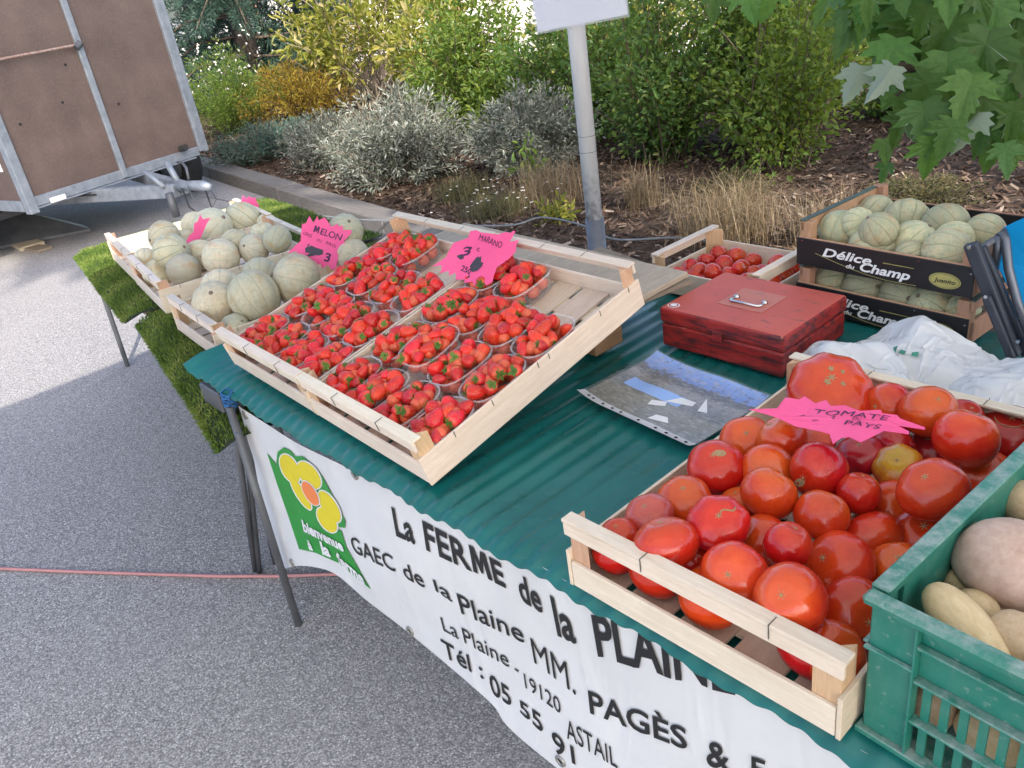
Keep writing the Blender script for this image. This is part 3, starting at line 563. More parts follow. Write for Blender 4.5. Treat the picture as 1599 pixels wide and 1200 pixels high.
bn = empty('banner', (0, 0, 0)); tag(bn, 'white vinyl farm banner hung along the front of the stall', 'banner')
MB().grid(ban, 130, 26).build('vinyl', M['vinyl'], bn, smooth=True)
def bany(x, z):           # depth of the banner at a place on its face
    lo, hi = 0.0, 1.0
    for _ in range(26):
        m = (lo + hi) / 2; a, b = pl(topP, m), pl(botP, m); t = max(0, min(1, (a.z - z) / max(1e-6, a.z - b.z)))
        if a.x + (b.x - a.x) * t < x: lo = m
        else: hi = m
    t = max(-.1, min(1.1, (a.z - z) / max(1e-6, a.z - b.z))); return ban(m, t).y
def onb(px, py):
    y = BY
    for _ in range(3): p = aty(px, py, y); y = bany(p.x, p.z)
    return aty(px, py, y)
def textmesh(txt, bold=0, shear=0):
    if txt == 'M' and bold > .01:          # heavy M drawn by hand
        o_ = [(0, 0), (.06, .729), (.27, .729), (.40, .36), (.53, .729), (.74, .729), (.80, 0), (.61, 0), (.58, .45), (.45, .08), (.35, .08), (.22, .45), (.19, 0)]
        me = bpy.data.meshes.new('t'); me.from_pydata([(x, y, 0) for x, y in o_], [], [(0, 1, 11, 12), (1, 2, 3, 11), (3, 4, 5, 8), (5, 6, 7, 8), (3, 8, 9, 10), (3, 10, 11)]); me.update(); return me
    cu = bpy.data.curves.new('t', 'FONT'); cu.body = txt; cu.offset = bold; cu.shear = shear; cu.size = 1; cu.resolution_u = 3
    o = bpy.data.objects.new('t', cu); C.objects.link(o); dg = bpy.context.evaluated_depsgraph_get(); me = bpy.data.meshes.new_from_object(o.evaluated_get(dg))
    bpy.data.objects.remove(o); return me
def word(txt, p0, p1, h, mt, parent, surf, bold=.012, shear=0, jit=0, name='lettering'):
    """lay a word between two (x, z) baseline points with cap height h (start, end) on surf(x, z) -> Vector"""
    me = textmesh(txt, bold, shear); n = len(me.vertices); v = np.empty(n * 3); me.vertices.foreach_get('co', v); v = v.reshape(-1, 3)
    x0, x1 = v[:, 0].min(), v[:, 0].max(); cap = .729
    for i in range(n):
        s = (v[i, 0] - x0) / (x1 - x0); hh = (h[0] + (h[1] - h[0]) * s) * v[i, 1] / cap
        x = p0[0] + (p1[0] - p0[0]) * s; z = p0[1] + (p1[1] - p0[1]) * s + hh + jit * math.sin(s * 19); p = surf(x, z); v[i] = p
    me.vertices.foreach_set('co', v.ravel()); me.update(); me.materials.clear()
    return obj(name, me, mt, parent)
bsurf = lambda x, z: Vector((x, bany(x, z) - .0025, z))
def bword(txt, a, b, ha, hb, bold=.012, mt=None, shear=0, jit=0):
    A, B = onb(*a), onb(*b); A2, B2 = onb(*ha), onb(*hb); return word(txt, (A.x, A.z), (B.x, B.z), ((A2.z - A.z), (B2.z - B.z)), mt or M['black'], bn, bsurf, bold, shear, jit)
bword('La', (620, 835), (650, 848), (612, 789), (642, 805), .025, jit=.002)
bword('FER', (667, 857), (739, 891), (661, 811), (734, 850), .025)
bword('M', (741, 892), (771, 907), (736, 851), (767, 869), .03)
bword('E', (774, 908), (792, 917), (770, 870), (789, 881), .025)
bword('de', (815, 936), (850, 957), (811, 893), (846, 915), .024)
bword('la', (872, 990), (902, 1004), (866, 930), (897, 950), .024)
bword('PLAINE', (935, 1022), (1150, 1082), (932, 962), (1148, 1010), .028, jit=.003)
bword('GAEC', (553, 861), (620, 893), (549, 836), (616, 868), .008)
bword('de', (634, 902), (666, 918), (630, 876), (663, 893), .008)
bword('la', (682, 922), (708, 940), (680, 905), (705, 916), .008)
bword('Plaine', (722, 957), (821, 1004), (719, 927), (817, 975), .008)
bword('MM.', (836, 1034), (901, 1085), (833, 995), (898, 1040), .0)
bword('PAGÈS', (923, 1112), (1075, 1170), (920, 1076), (1071, 1134), .018)
bword('&', (1105, 1193), (1142, 1203), (1103, 1150), (1140, 1163), .018)
bword('F', (1175, 1215), (1196, 1222), (1172, 1176), (1193, 1183), .018)
bword('La', (694, 984), (718, 998), (691, 963), (716, 976), .002)
bword('Plaine', (727, 1003), (797, 1042), (725, 980), (795, 1018), .002)
bword('-', (806, 1050), (812, 1054), (804, 1030), (810, 1034), .01)
bword('19120', (822, 1073), (878, 1115), (820, 1050), (876, 1090), .002)
bword('ASTAIL', (887, 1152), (966, 1199), (885, 1120), (963, 1168), .002)
bword('Tél :', (695, 1024), (757, 1060), (691, 997), (755, 1035), .014)
bword('05', (769, 1082), (801, 1103), (766, 1050), (798, 1074), .014)
bword('55', (814, 1112), (850, 1145), (811, 1090), (847, 1115), .014)
bword('91', (866, 1172), (900, 1193), (863, 1138), (897, 1165), .014)
M['eye'] = plain('eyelet', (.33, .32, .29), .4, .5); 
for q in ((555, 741), (383, 648), (457, 879), (641, 985), (876, 1188)):
    c = onb(*q); MB().rings([[(c.x + rr * math.cos(2 * PI * i / 18), c.y - dy, c.z + rr * math.sin(2 * PI * i / 18)) for i in range(18)] for rr, dy in ((.0125, .001), (.0115, .004), (.0075, .004), (.0065, .001))], False, False).build('eyelet', M['eye'], bn, smooth=True)
    MB().add([(c.x + .0068 * math.cos(2 * PI * i / 14), c.y - .0018, c.z + .0068 * math.sin(2 * PI * i / 14)) for i in range(14)], [tuple(range(14))]).build('eyelet_hole', M['black'], bn)
# the flower badge printed on the banner
M['bgreen'] = plain('print_green', (.02, .27, .035), .45, c2=(.015, .22, .03)); M['byellow'] = plain('print_yellow', (.68, .56, .01), .45, c2=(.62, .5, .01)); M['borange'] = plain('print_orange', (.80, .22, .06), .45, c2=(.75, .2, .05)); M['bwhite'] = plain('print_white', (.76, .76, .77), .45)
def bpoly(name, px, mt, off):
    P = [onb(*q) for q in px]; n = len(P); c = sum(P, Vector()) / n
    # fan with an inner ring so that the print follows the cloth
    vs = [Vector((c.x, bany(c.x, c.z) - off, c.z))]; 
    for f in (.5, 1.0):
        for p in P: q = c.lerp(p, f); vs.append(Vector((q.x, bany(q.x, q.z) - off, q.z)))
    fs = [(0, 1 + i, 1 + (i + 1) % n) for i in range(n)] + [(1 + i, 1 + n + i, 1 + n + (i + 1) % n, 1 + (i + 1) % n) for i in range(n)]
    return MB().add(vs, fs).build(name, mt, bn)
def ell(cx, cy, a, b, ang, n=20, egg=.0):
    t = R(ang); return [(cx + math.cos(t) * a * math.cos(s) - math.sin(t) * b * math.sin(s) * (1 + egg * math.cos(s)), cy + math.sin(t) * a * math.cos(s) + math.cos(t) * b * math.sin(s) * (1 + egg * math.cos(s))) for s in [2 * PI * i / n for i in range(n)]]
def cr(pts): return [(410 + x / 5, 690 + y / 5) for x, y in pts]
bpoly('badge_field', cr([(40, 85), (100, 160), (170, 250), (300, 420), (400, 560), (500, 690), (620, 690), (660, 820), (740, 960), (850, 1150), (740, 1060), (600, 945), (420, 865), (290, 835), (210, 590), (120, 330)]), M['bgreen'], .0022)
bpoly('badge_field', cr([(115, 160), (125, 75), (175, 40), (230, 70), (260, 110), (320, 110), (400, 180), (470, 260), (530, 370), (600, 500), (655, 620), (650, 670), (600, 660), (500, 690), (380, 540), (300, 430), (190, 270), (140, 220)]), M['bgreen'], .0030)
for (cx, cy, a, b, an) in ((225, 205, 122, 62, 62), (375, 255, 125, 66, 52), (310, 400, 145, 34, 58), (535, 500, 140, 55, 58), (515, 605, 112, 56, 55)):
    bpoly('petal_edge', cr(ell(cx, cy, a + 10, b + 10, an)), M['bwhite'], .0038); bpoly('petal', cr(ell(cx, cy, a, b, an)), M['byellow'], .0046)
bpoly('flower_centre', cr(ell(390, 395, 116, 50, 58)), M['bwhite'], .0054); bpoly('flower_centre', cr(ell(390, 395, 108, 43, 58)), M['borange'], .0062)
def cw(q): return (410 + q[0] / 5, 690 + q[1] / 5)
def badge(txt, a, b, ha, hb): bword(txt, cw(a), cw(b), cw(ha), cw(hb), .04, M['bwhite'])
_b = bsurf; bsurf = lambda x, z: Vector((x, bany(x, z) - .0052, z))
badge('bienvenue', (335, 690), (650, 850), (312, 595), (600, 745)); badge('à', (375, 830), (408, 842), (362, 760), (396, 772)); badge('la', (482, 868), (548, 892), (462, 770), (525, 800)); badge('ferme', (605, 935), (815, 1110), (575, 840), (750, 990))
bsurf = _b
# ------------------------------------------------------------------ wooden crates
def crate(label, loc, yaw, W, D, hp, hr, tilt=0, group=None, mx='wx', my='wy', rail=True, staple=True, nb=5, front='slat', th=.006):
    rt = empty('wooden_crate', loc, (tilt, 0, yaw)); tag(rt, label, 'crate', group)
    rt.rotation_mode = 'XYZ'; rt.matrix_world = Matrix.Translation(loc) @ Matrix.Rotation(yaw, 4, 'Z') @ Matrix.Rotation(tilt, 4, 'X')
    j = lambda a: random.uniform(-a, a)
    for x in (0, W - th): MB().box((x, -.001, .0), (x + th, D + .001, hp + j(.001))).build('side_panel', M[my], rt, bevel=.0008)
    lp = .034
    for sx, sy in ((0, 0), (1, 0), (0, 1), (1, 1)):
        x = th if sx == 0 else W - th; y = th if sy == 0 else D - th; dx = lp if sx == 0 else -lp; dy = lp if sy == 0 else -lp
        tri = [(x, y), (x + dx, y), (x, y + dy)]; 
        if (sx + sy) % 2 == 1: tri = tri[::-1]
        MB().rings([[(a, b, .010) for a, b in tri], [(a, b, hr - .006) for a, b in tri]]).build('corner_post', M['wz'], rt, bevel=.0008)
    for sy in (0, 1):
        y0, y1 = (0, th) if sy == 0 else (D - th, D); e = .0015
        MB().box((th + e, y0, .001), (W - th - e, y1, min(hp - .006, .046) + j(.002))).build('end_slat', M[mx], rt, bevel=.0008)
        if rail:
            MB().box((.001, y0 + j(.0005), hr - .026 + j(.001)), (W - .001, y1, hr - .0056)).build('end_rail', M[mx], rt, bevel=.0008)
            ya, yb = (-.001, .021) if sy == 0 else (D - .021, D + .001)
            MB().box((-.001, ya, hr - .0055), (W + .001, yb, hr + j(.0008))).build('top_strip', M[mx], rt, bevel=.001)
            if staple:
                for fx in (.36 + j(.05), .74 + j(.05)):
                    x = W * fx; s = MB().box((x, ya - .0012, hr + .0006), (x + .0011, yb - .006, hr + .0014)); yy = -.0022 if sy == 0 else D + .001
                    s.box((x, yy, hr - .02), (x + .0011, yy + .0012, hr + .0014)); s.build('staple', M['wire'], rt)
    bw = (W - 2 * th - .012 * (nb - 1)) / nb
    for i in range(nb):
        x = th + i * (bw + .012); MB().box((x + .001, th + .001, .0062), (x + bw - .001, D - th - .001, .0105 + j(.0006))).build('bottom_slat', M[my], rt)
    for y in (.06, D / 2, D - .1): MB().box((th + .001, y, .001), (W - th - .001, y + .05, .006)).build('bottom_batten', M[mx], rt)
    if staple:
        for fy in (.12, .30, .5, .55, .78, .94):
            y = D * fy + j(.01)
            for x in (-.0012, W): MB().box((x, y, hp - .012), (x + .0012, y + .0014, hp + .0012)).build('staple', M['wire'], rt)
    return rt
ST = .2255; SY = -.0428; SO = Vector((-1.9375, .6866, .7615)); SW, SD = .434, .602
Mst = Matrix.Translation(SO) @ Matrix.Rotation(SY, 4, 'Z') @ Matrix.Rotation(ST, 4, 'X')
GW = 'pale wooden fruit crates on the stall'
crate('left of the two tilted wooden crates full of strawberry punnets', SO, SY, SW, SD, .064, .106, ST, GW)
crate('right of the two tilted strawberry crates, with an empty back corner', Mst @ Vector((SW + .006, 0, 0)), SY, SW, SD, .064, .106, ST, GW)
TC = Vector((-.698, .6192, .7535)); crate('wooden crate heaped with red tomatoes at the front of the stall', TC, -.0068, .416, .616, .064, .1185, 0, GW)
ZC = ZG + .012
crate('melon crate sitting behind the left strawberry crate', (-2.585, .775, ZC), -.085, .40, .58, .085, .118, 0, GW)
crate('melon crate on the far grass mat, nearer one with a plain long side', (-3.235, .882, ZC), -.15, .465, .57, .085, .118, 0, GW, my='wy')
crate('melon crate furthest away, beside the trailer', (-3.725, .960, ZC), -.15, .465, .58, .085, .118, 0, GW)
crate('small wooden crate of tomatoes behind the red cash box', (-1.30, 1.856, .752), -PI / 2 - .03, .262, .325, .06, .098, 0, GW, staple=False)
def rlocal(loc, yaw): return Matrix.Translation(loc) @ Matrix.Rotation(yaw, 4, 'Z')

# ------------------------------------------------------------------ strawberries
k = NT('strawberry_skin'); vo = k.voro(250, (1, 1, .8)); seed = k.ramp(vo.outputs['Distance'], [(.14, 1), (.30, 0)])
sx = k.n('SeparateXYZ'); k.l(k.coord(), sx.inputs[0]); n = k.noise(40, 3)
col = k.ramp(n, [(.3, (.55, .010, .010)), (.7, (.74, .030, .018))]); col = k.vary(col, .006, .26)
col = k.mix(k.ramp(sx.outputs[2], [(.0125, 0), (.0175, .4)]), col, (.75, .25, .10)); col = k.mix(k.math('MULTIPLY', seed, .55), col, (.70, .36, .10))
k.base(col).set(.34, .5); k.bump(k.math('SUBTRACT', 1, seed), .7, .0014); M['berry'] = k.m
k = NT('calyx'); k.base(k.vary((.11, .22, .04), .03, .35)).set(.55, .3); k.translucent((.2, .35, .06), .2); M['calyx'] = k.m
def berry_mesh(seed):
    rg = random.Random(seed); a = rg.uniform(.9, 1.12); fl = rg.uniform(.85, 1.0); L = rg.uniform(.95, 1.2)
    prof = [(-.0175, .0012), (-.016, .0050), (-.012, .0092), (-.006, .0128), (0, .0150), (.006, .0158), (.011, .0146), (.0145, .0110), (.0155, .0055), (.0148, .0012)]
    n = 14; rs = []
    for z, r_ in prof: rs.append([(r_ * a * math.cos(2 * PI * i / n) * (1 + .05 * math.sin(2 * i + seed)), r_ * a * fl * math.sin(2 * PI * i / n), z * L * 1.05) for i in range(n)])
    m = MB().rings(rs).mesh('strawberry', True); m.materials.append(M['berry']); return m, .0155 * L
BM = [berry_mesh(i) for i in range(5)]
def calyx_mesh(seed, ztop):
    rg = random.Random(seed); mb = MB()
    for i in range(9):
        a = 2 * PI * i / 9 + rg.uniform(-.2, .2); l = rg.uniform(.009, .015); d = Vector((math.cos(a), math.sin(a), 0)); s = Vector((-math.sin(a), math.cos(a), 0)); z = ztop
        up = rg.uniform(-.002, .006); mb.add([Vector((0, 0, z + .001)), d * l * .5 + s * .003 + Vector((0, 0, z + .0015 + up * .3)), d * l + Vector((0, 0, z + up)), d * l * .5 - s * .003 + Vector((0, 0, z + .0015 + up * .3))], [(0, 1, 2), (0, 2, 3)])
    mb.tube([(0, 0, ztop), (.002, .001, ztop + .008)], .0011, 5); m = mb.mesh('calyx'); m.materials.append(M['calyx']); return m
CX = [calyx_mesh(i, BM[i][1]) for i in range(5)]
k = NT('clear_plastic'); k.base((.92, .93, .95)).set(.06, .6); lw = k.n('LayerWeight'); lw.inputs[0].default_value = .35
t_ = k.n('BsdfTransparent'); t_.inputs[0].default_value = (.93, .94, .95, 1); mx = k.n('MixShader'); k.l(k.math('ADD', k.math('MULTIPLY', lw.outputs['Facing'], .30), .03), mx.inputs[0]); k.l(t_.outputs[0], mx.inputs[1]); k.l(k.b.outputs[0], mx.inputs[2]); k.l(mx.outputs[0], k.out.inputs[0]); M['clear'] = k.m
k = NT('clear_rim'); k.base((.85, .86, .90)).set(.1, .6); t_ = k.n('BsdfTransparent'); mx = k.n('MixShader'); mx.inputs[0].default_value = .3; k.l(t_.outputs[0], mx.inputs[1]); k.l(k.b.outputs[0], mx.inputs[2]); k.l(mx.outputs[0], k.out.inputs[0]); M['rim'] = k.m
PA, PB, PH = .050, .0715, .048
def sup(a, b, t, e=2.9):
    c, s = math.cos(t), math.sin(t); return (a * math.copysign(abs(c) ** (2 / e), c), b * math.copysign(abs(s) ** (2 / e), s))
def pring(a, b, z, n=36): return [(*sup(a, b, 2 * PI * i / n), z) for i in range(n)]
PSH = MB().rings([pring(PA - .013, PB - .013, 0), pring(PA - .009, PB - .009, .004), pring(PA - .003, PB - .003, PH)], True, False).mesh('punnet', True); PSH.materials.append(M['clear'])
PRM = MB().rings([pring(PA - .003, PB - .003, PH - .0005), pring(PA - .001, PB - .001, PH + .001), pring(PA + .0005, PB + .0005, PH + .0005), pring(PA + .0003, PB + .0003, PH - .003)], False, False).mesh('rim', True); PRM.materials.append(M['rim'])
fill_mesh = []; fill_v = 0
rows = ['front row', 'second row', 'third row', 'back row']; cols = ['leftmost', 'second from left', 'third from left', 'rightmost']
NB = 0; filler = MB()
def fillrings(M4):
    prof = [(-.016, .004), (-.008, .0125), (.004, .0155), (.013, .012), (.0155, .003)]; n = 9
    filler.rings([[tuple(M4 @ Vector((r_ * math.cos(2 * PI * i / n), r_ * math.sin(2 * PI * i / n), z))) for i in range(n)] for z, r_ in prof])
for ci in range(2):
    for row in range(4):
        for colm in range(4):
            if ci == 1 and row == 3 and colm >= 2: continue
            if ci == 0 and row == 3 and colm >= 2: continue
            lx = ci * (SW + .006) + .058 + colm * .1055 + random.uniform(-.003, .003); ly = .088 + row * .1425 + random.uniform(-.004, .004); lz = .0125
            rot = random.uniform(-.05, .05); tl = Matrix.Identity(4)
            if ci == 1 and row == 1 and colm == 1: lz += .016; rot = .12; tl = Matrix.Rotation(.10, 4, 'Y')
            if ci == 1 and row == 3: ly -= .004
            Mp = Mst @ Matrix.Translation((lx, ly, lz)) @ Matrix.Rotation(rot, 4, 'Z') @ tl
            side = 'left' if ci == 0 else 'right'; where = f'{side} crate, {rows[row]}, {cols[colm]}'
            pn = obj('punnet', PSH, M['clear']); pn.matrix_world = Mp; tag(pn, f'clear plastic strawberry punnet, {where}', 'punnet', 'clear punnets in the strawberry crates')
            rm = obj('rim', PRM, M['rim'], pn)
            # berries: a lower fill and a top layer
            for q in range(7):
                a = 2 * PI * q / 7; x, y = sup(PA - .026, PB - .026, a); fillrings(Mp @ Matrix.Translation((x, y, .019)) @ Euler((random.uniform(0, 6), random.uniform(0, 6), 0)).to_matrix().to_4x4())
            for q in range(9):
                t = random.random() * 2 * PI; rr = math.sqrt(random.random()) * .92; x, y = sup((PA - .013) * rr, (PB - .013) * rr, t)
                fillrings(Mp @ Matrix.Translation((x, y, .041 + random.uniform(0, .009))) @ Euler((random.uniform(0, 6), random.uniform(0, 6), 0)).to_matrix().to_4x4() @ Matrix.Scale(.95, 4))
            spots = []
            for tries in range(900):
                t = random.random() * 2 * PI; rr = math.sqrt(random.random()); x, y = sup((PA - .013) * rr, (PB - .013) * rr, t)
                if all((x - a) ** 2 + (y - b) ** 2  > .0235 ** 2 for a, b in spots): spots.append((x, y))
                if len(spots) >= 10: break
            for (x, y) in spots:
                if NB >= 296: break
                vi = random.randrange(5); cen = 1 - ((x / PA) ** 2 + (y / PB) ** 2); z = .039 + .018 * cen + random.uniform(-.003, .006)
                # stem end direction
                d = Vector((random.uniform(-1, 1), random.uniform(-1, 1), random.uniform(-.8, .75))).normalized()
                bo = obj('strawberry', BM[vi][0], M['berry']); s = random.choice((.78, .85, .9, .97, 1.04, 1.14)); bo.matrix_world = Mp @ Matrix.Translation((x, y, z)) @ d.to_track_quat('Z', 'Y').to_matrix().to_4x4() @ Matrix.Scale(s, 4)
                tag(bo, f'ripe red strawberry in the punnet of the {where}', 'strawberry', f'strawberries in punnet, {where}'); NB += 1
                cx = obj('calyx', CX[vi], M['calyx'], bo)
fo = filler.build('strawberry_fill', M['berry'], smooth=True); tag(fo, 'lower strawberries lying under the top layer in the clear punnets', 'strawberries', kind='stuff')

# ------------------------------------------------------------------ settle round fruit so that they touch instead of running into each other
def settle(L, zmin, zmax, box=None, it=120, tight=.90):
    """L: [px, py, rpx, z] -> centres and radii in metres; slides fruit along the line of sight, inside the crate's box (matrix, W, D)"""
    P = []
    if box: Mi = box[0].inverted(); c0 = Mi @ CAM
    for px, py, rp, z in L:
        c = at(px, py, z); d = (c - CAM).length; r_ = ray(px, py); P.append([c, rp * d / FPX, r_, rp, (Mi.to_3x3() @ r_) if box else None])
    def fit(a):
        t = (a[0] - CAM).dot(a[2]); tz = lambda z: (z - CAM.z) / a[2].z
        t = max(t, tz(zmax)); t = min(t, tz(zmin + a[1] * .8))
        if box:
            dl = a[4]; m = 1.05 * a[1] + .006
            t = min(t, (box[2] - m - c0.y) / dl.y); t = min(t, max((m * .8 - c0.x) / dl.x, 0) if dl.x < 0 else 9)
            t = max(t, (m + .004 - c0.y) / dl.y); t = max(t, (box[1] - m - c0.x) / dl.x if dl.x < 0 else 0)
        a[0] = CAM + a[2] * t; a[1] = a[3] * t / FPX
        # keep clear of the floor by shrinking, never by leaving the crate
        if a[0].z - a[1] * .8 < zmin - .008: a[1] = max(.01, (a[0].z - zmin + .008) / .8)
    for _ in range(it):
        for i in range(len(P)):
            for j in range(i):
                a, b = P[i], P[j]; dv = a[0] - b[0]; d = dv.length; need = (a[1] + b[1]) * tight
                if d < need:
                    s = 1 if (a[0] - CAM).dot(a[2]) > (b[0] - CAM).dot(b[2]) else -1
                    e = (need - d) * .3
                    a[0] = a[0] + a[2] * (e * s); b[0] = b[0] - b[2] * (e * s)
        for a in P: fit(a)
    return P

# ------------------------------------------------------------------ melons
def melon_mat(name, ca, cb, cc, cd, st, sb):
    k = NT(name); sx = k.n('SeparateXYZ'); k.l(k.coord(), sx.inputs[0])
    ang = k.math('ADD', k.math('ARCTAN2', sx.outputs[1], sx.outputs[0]), k.math('MULTIPLY', k.math('SUBTRACT', k.noise(3, 3), .5), .14)); stripe = k.math('ABSOLUTE', k.math('COSINE', k.math('MULTIPLY', ang, 5.0)))
    stripe = k.math('ADD', stripe, k.math('MULTIPLY', k.math('SUBTRACT', k.noise(2.2, 4), .5), .25)); rnd = k.rnd(); n = k.noise(3, 5); nf = k.noise(14, 6, rough=.75)
    r2 = k.math('FRACT', k.math('MULTIPLY', rnd, 9.7)); r3 = k.math('FRACT', k.math('MULTIPLY', rnd, 23.3))
    col = k.mix(r3, ca, cb); col = k.mix(k.ramp(n, [(.38, 0), (.62, .7)]), col, cc); col = k.mix(k.ramp(k.noise(5, 4), [(.48, 0), (.68, .7)]), col, cd)
    sm = k.math('MULTIPLY', k.ramp(stripe, [(.06, 1), (.24, 0)]), k.math('ADD', sb, k.math('MULTIPLY', r2, st))); col = k.mix(sm, col, (.19, .23, .14))
    net = k.voro(15, feat='DISTANCE_TO_EDGE'); nets = k.math('MULTIPLY', k.ramp(net.outputs['Distance'], [(.0, 1), (.09, 0)]), k.ramp(k.noise(4, 3), [(.38, 0), (.58, 1)]))
    col = k.mix(k.math('MULTIPLY', nets, .55), col, (.68, .58, .42)); col = k.mix(k.ramp(nf, [(.54, 0), (.70, .7)]), col, (.36, .27, .16)); col = k.mix(k.ramp(k.noise(1.3, 3), [(.56, 0), (.70, .6)]), col, (.56, .36, .17))
    k.base(k.vary(col, .012, .18)).set(.55, .35); k.bump(k.math('ADD', nets, nf), .5, .005); return k.m
M['melon'] = melon_mat('melon_rind', (.54, .53, .40), (.72, .63, .43), (.63, .54, .36), (.46, .49, .37), .65, .12)
M['melong'] = melon_mat('melon_rind_green', (.42, .46, .30), (.52, .53, .34), (.60, .53, .32), (.36, .42, .27), .45, .5)
def melon_mesh(el, mk='melon'):
    n, m = 40, 22; rs = []
    for j in range(1, m):
        ph = PI * j / m; r0 = math.sin(ph); z = -math.cos(ph) * el
        rs.append([((1 - .05 * (1 - abs(math.cos(5 * 2 * PI * i / n)) ** .5) * r0) * r0 * math.cos(2 * PI * i / n), (1 - .05 * (1 - abs(math.cos(5 * 2 * PI * i / n)) ** .5) * r0) * r0 * math.sin(2 * PI * i / n), z) for i in range(n)])
    m = MB().rings(rs).mesh('melon', True); m.materials.append(M[mk]); return m
MM = [melon_mesh(e) for e in (.9, .95, 1.05)]; MMG = [melon_mesh(e, 'melong') for e in (.88, .95, 1.02)]
MSC = MB().tube([(0, 0, .9), (.01, 0, .97), (.02, 0, 1.0)], [.11, .09, .07], 10).mesh('stem_scar', True); MSC.materials.append(M['wold'])
def melons(L, zmin, zmax, labs, group, box=None, MM=None):
    MM = MM or globals()['MM']
    for i, ((c, r_, d, rp, _q), lab) in enumerate(zip(settle(L, zmin, zmax, box), labs)):
        o = obj('melon', MM[i % 3], M['melon']); o.location = c; o.scale = (r_, r_, r_)
        o.rotation_euler = (random.uniform(.5, 1.7), random.uniform(-.4, .6), random.uniform(0, 6)); tag(o, lab, 'melon', group); sc = obj('stem_scar', MSC, M['wold'], o); sc.scale = (1, 1, (.95, 1.0, 1.1)[i % 3])
Lm = [(336, 473, 33, .79), (345, 450, 29, .79), (397, 464, 38, .80), (463, 437, 39, .82), (407, 431, 28, .78), (367, 513, 22, .75), (540, 361, 27, .86), (549, 399, 28, .84)]
melons(Lm, ZC, .86, ['pale ribbed melon leaning on the front left of the crate behind the strawberries', 'melon half hidden at the left, above the pale ribbed one beside the strawberries', 'dark-veined grey-green melon in the middle of the crate behind the strawberries', 'large smooth grey melon under the MELON price sign', 'melon at the back behind the dark-veined one, left of the price sign', 'melon low down at the front, just above the strawberry crate rail', 'brownish melon behind the upper right of the MELON price sign', 'striped pale melon right of the MELON price sign'], 'melons in the crate behind the strawberries', (rlocal((-2.585, .775, ZC), -.085), .40, .58))
Lf = [(228, 405, 17, .74), (246, 428, 21, .75), (287, 422, 24, .75), (268, 394, 27, .79), (345, 403, 28, .77), (313, 398, 22, .75), (397, 389, 23, .77), (368, 381, 22, .79), (433, 374, 21, .80), (411, 368, 20, .79)]
melons(Lf, ZC, .84, ['smallest pale melon in the left front corner of the sunlit crate', 'pale yellow melon by the front rail, below the smallest one', 'netted melon with dark veins in the near corner of the far mat crate', 'ribbed grey melon just left of the small pink sign', 'bright pale melon against the long side of the far mat crate', 'grey-green melon below the small pink sign', 'brown-ringed melon near the right of the far mat crate', 'plain beige melon between the pink sign and the right rail', 'bright cream melon at the right rail of the far mat crate', 'bluish pale melon beside the bright cream one at the right rail'], 'melons in the nearer crate on the far mat', (rlocal((-3.235, .882, ZC), -.15), .465, .57))
Lg = [(257, 371, 24, .79), (333, 357, 30, .81), (380, 344, 26, .85), (417, 349, 15, .80), (305, 352, 20, .78), (289, 378, 18, .75)]
melons(Lg, ZC, .88, ['melon at the left of the furthest crate, against its orange side', 'large melon right behind the small pink sign', 'round yellow-green melon on top of the furthest pile', 'brownish melon peeping out at the right rail of the furthest crate', 'melon mostly hidden at the back of the furthest crate', 'pale melon low behind the ribbed grey one, left of the small pink sign'], 'melons in the furthest crate', (rlocal((-3.725, .960, ZC), -.15), .465, .58))

# ------------------------------------------------------------------ tomatoes
def tom_mat(name, c, c2, top, pat=.5):
    k = NT(name); sx = k.n('SeparateXYZ'); k.l(k.coord(), sx.inputs[0]); n = k.noise(1.6, 4); n2 = k.noise(70, 3)
    col = k.ramp(n, [(.3, c2), (.7, c)]); f = k.math('MULTIPLY', k.ramp(k.math('ADD', sx.outputs[2], k.math('MULTIPLY', n, .5)), [(.45, 0), (1.0, 1)]), pat)
    col = k.mix(f, col, top); col = k.mix(k.ramp(n2, [(.66, 0), (.74, .25)]), col, (.75, .35, .15)); k.base(k.vary(col, .006, .1)).set(.21, .4, coat=.3); k.bump(k.noise(3, 3), .08, .02); return k.m
M['t_red'] = tom_mat('tomato_red', (.56, .018, .008), (.43, .010, .007), (.62, .07, .012)); M['t_org'] = tom_mat('tomato_orange', (.62, .050, .008), (.52, .024, .008), (.66, .13, .016), .5)
M['t_deep'] = tom_mat('tomato_deep', (.43, .012, .015), (.31, .009, .012), (.45, .03, .02), .4); M['t_pink'] = tom_mat('tomato_pink', (.48, .05, .045), (.38, .03, .03), (.5, .12, .08), .5); M['t_yel'] = tom_mat('tomato_yellow', (.62, .13, .015), (.55, .06, .012), (.50, .42, .03), .9)
M['scar'] = plain('tomato_scar', (.42, .29, .15), .8, c2=(.22, .16, .07), sc=30, bump=.5)
def tom_mesh(ribs, amp, el, ecc, seed):
    n, m = 40, 22; rs = []; rg = random.Random(seed); ph0 = rg.uniform(0, 6)
    for j in range(1, m):
        ph = PI * j / m; r0 = math.sin(ph) ** .92; zz = -math.cos(ph); top = max(0, zz) ** 2
        ring = []
        for i in range(n):
            t = 2 * PI * i / n; a = 1 + amp * (.35 + .65 * abs(zz)) * math.cos(ribs * t + ph0) + .02 * math.sin(2 * t + seed) + .015 * math.sin(3 * t + 2 * seed)
            z = zz * el - .10 * el * max(0, 1 - (r0 / .38) ** 2) * (1 if zz > 0 else -.35)
            ring.append((r0 * a * math.cos(t) * ecc, r0 * a * math.sin(t), z))
        rs.append(ring)
    return MB().rings(rs).mesh('tomato', True)
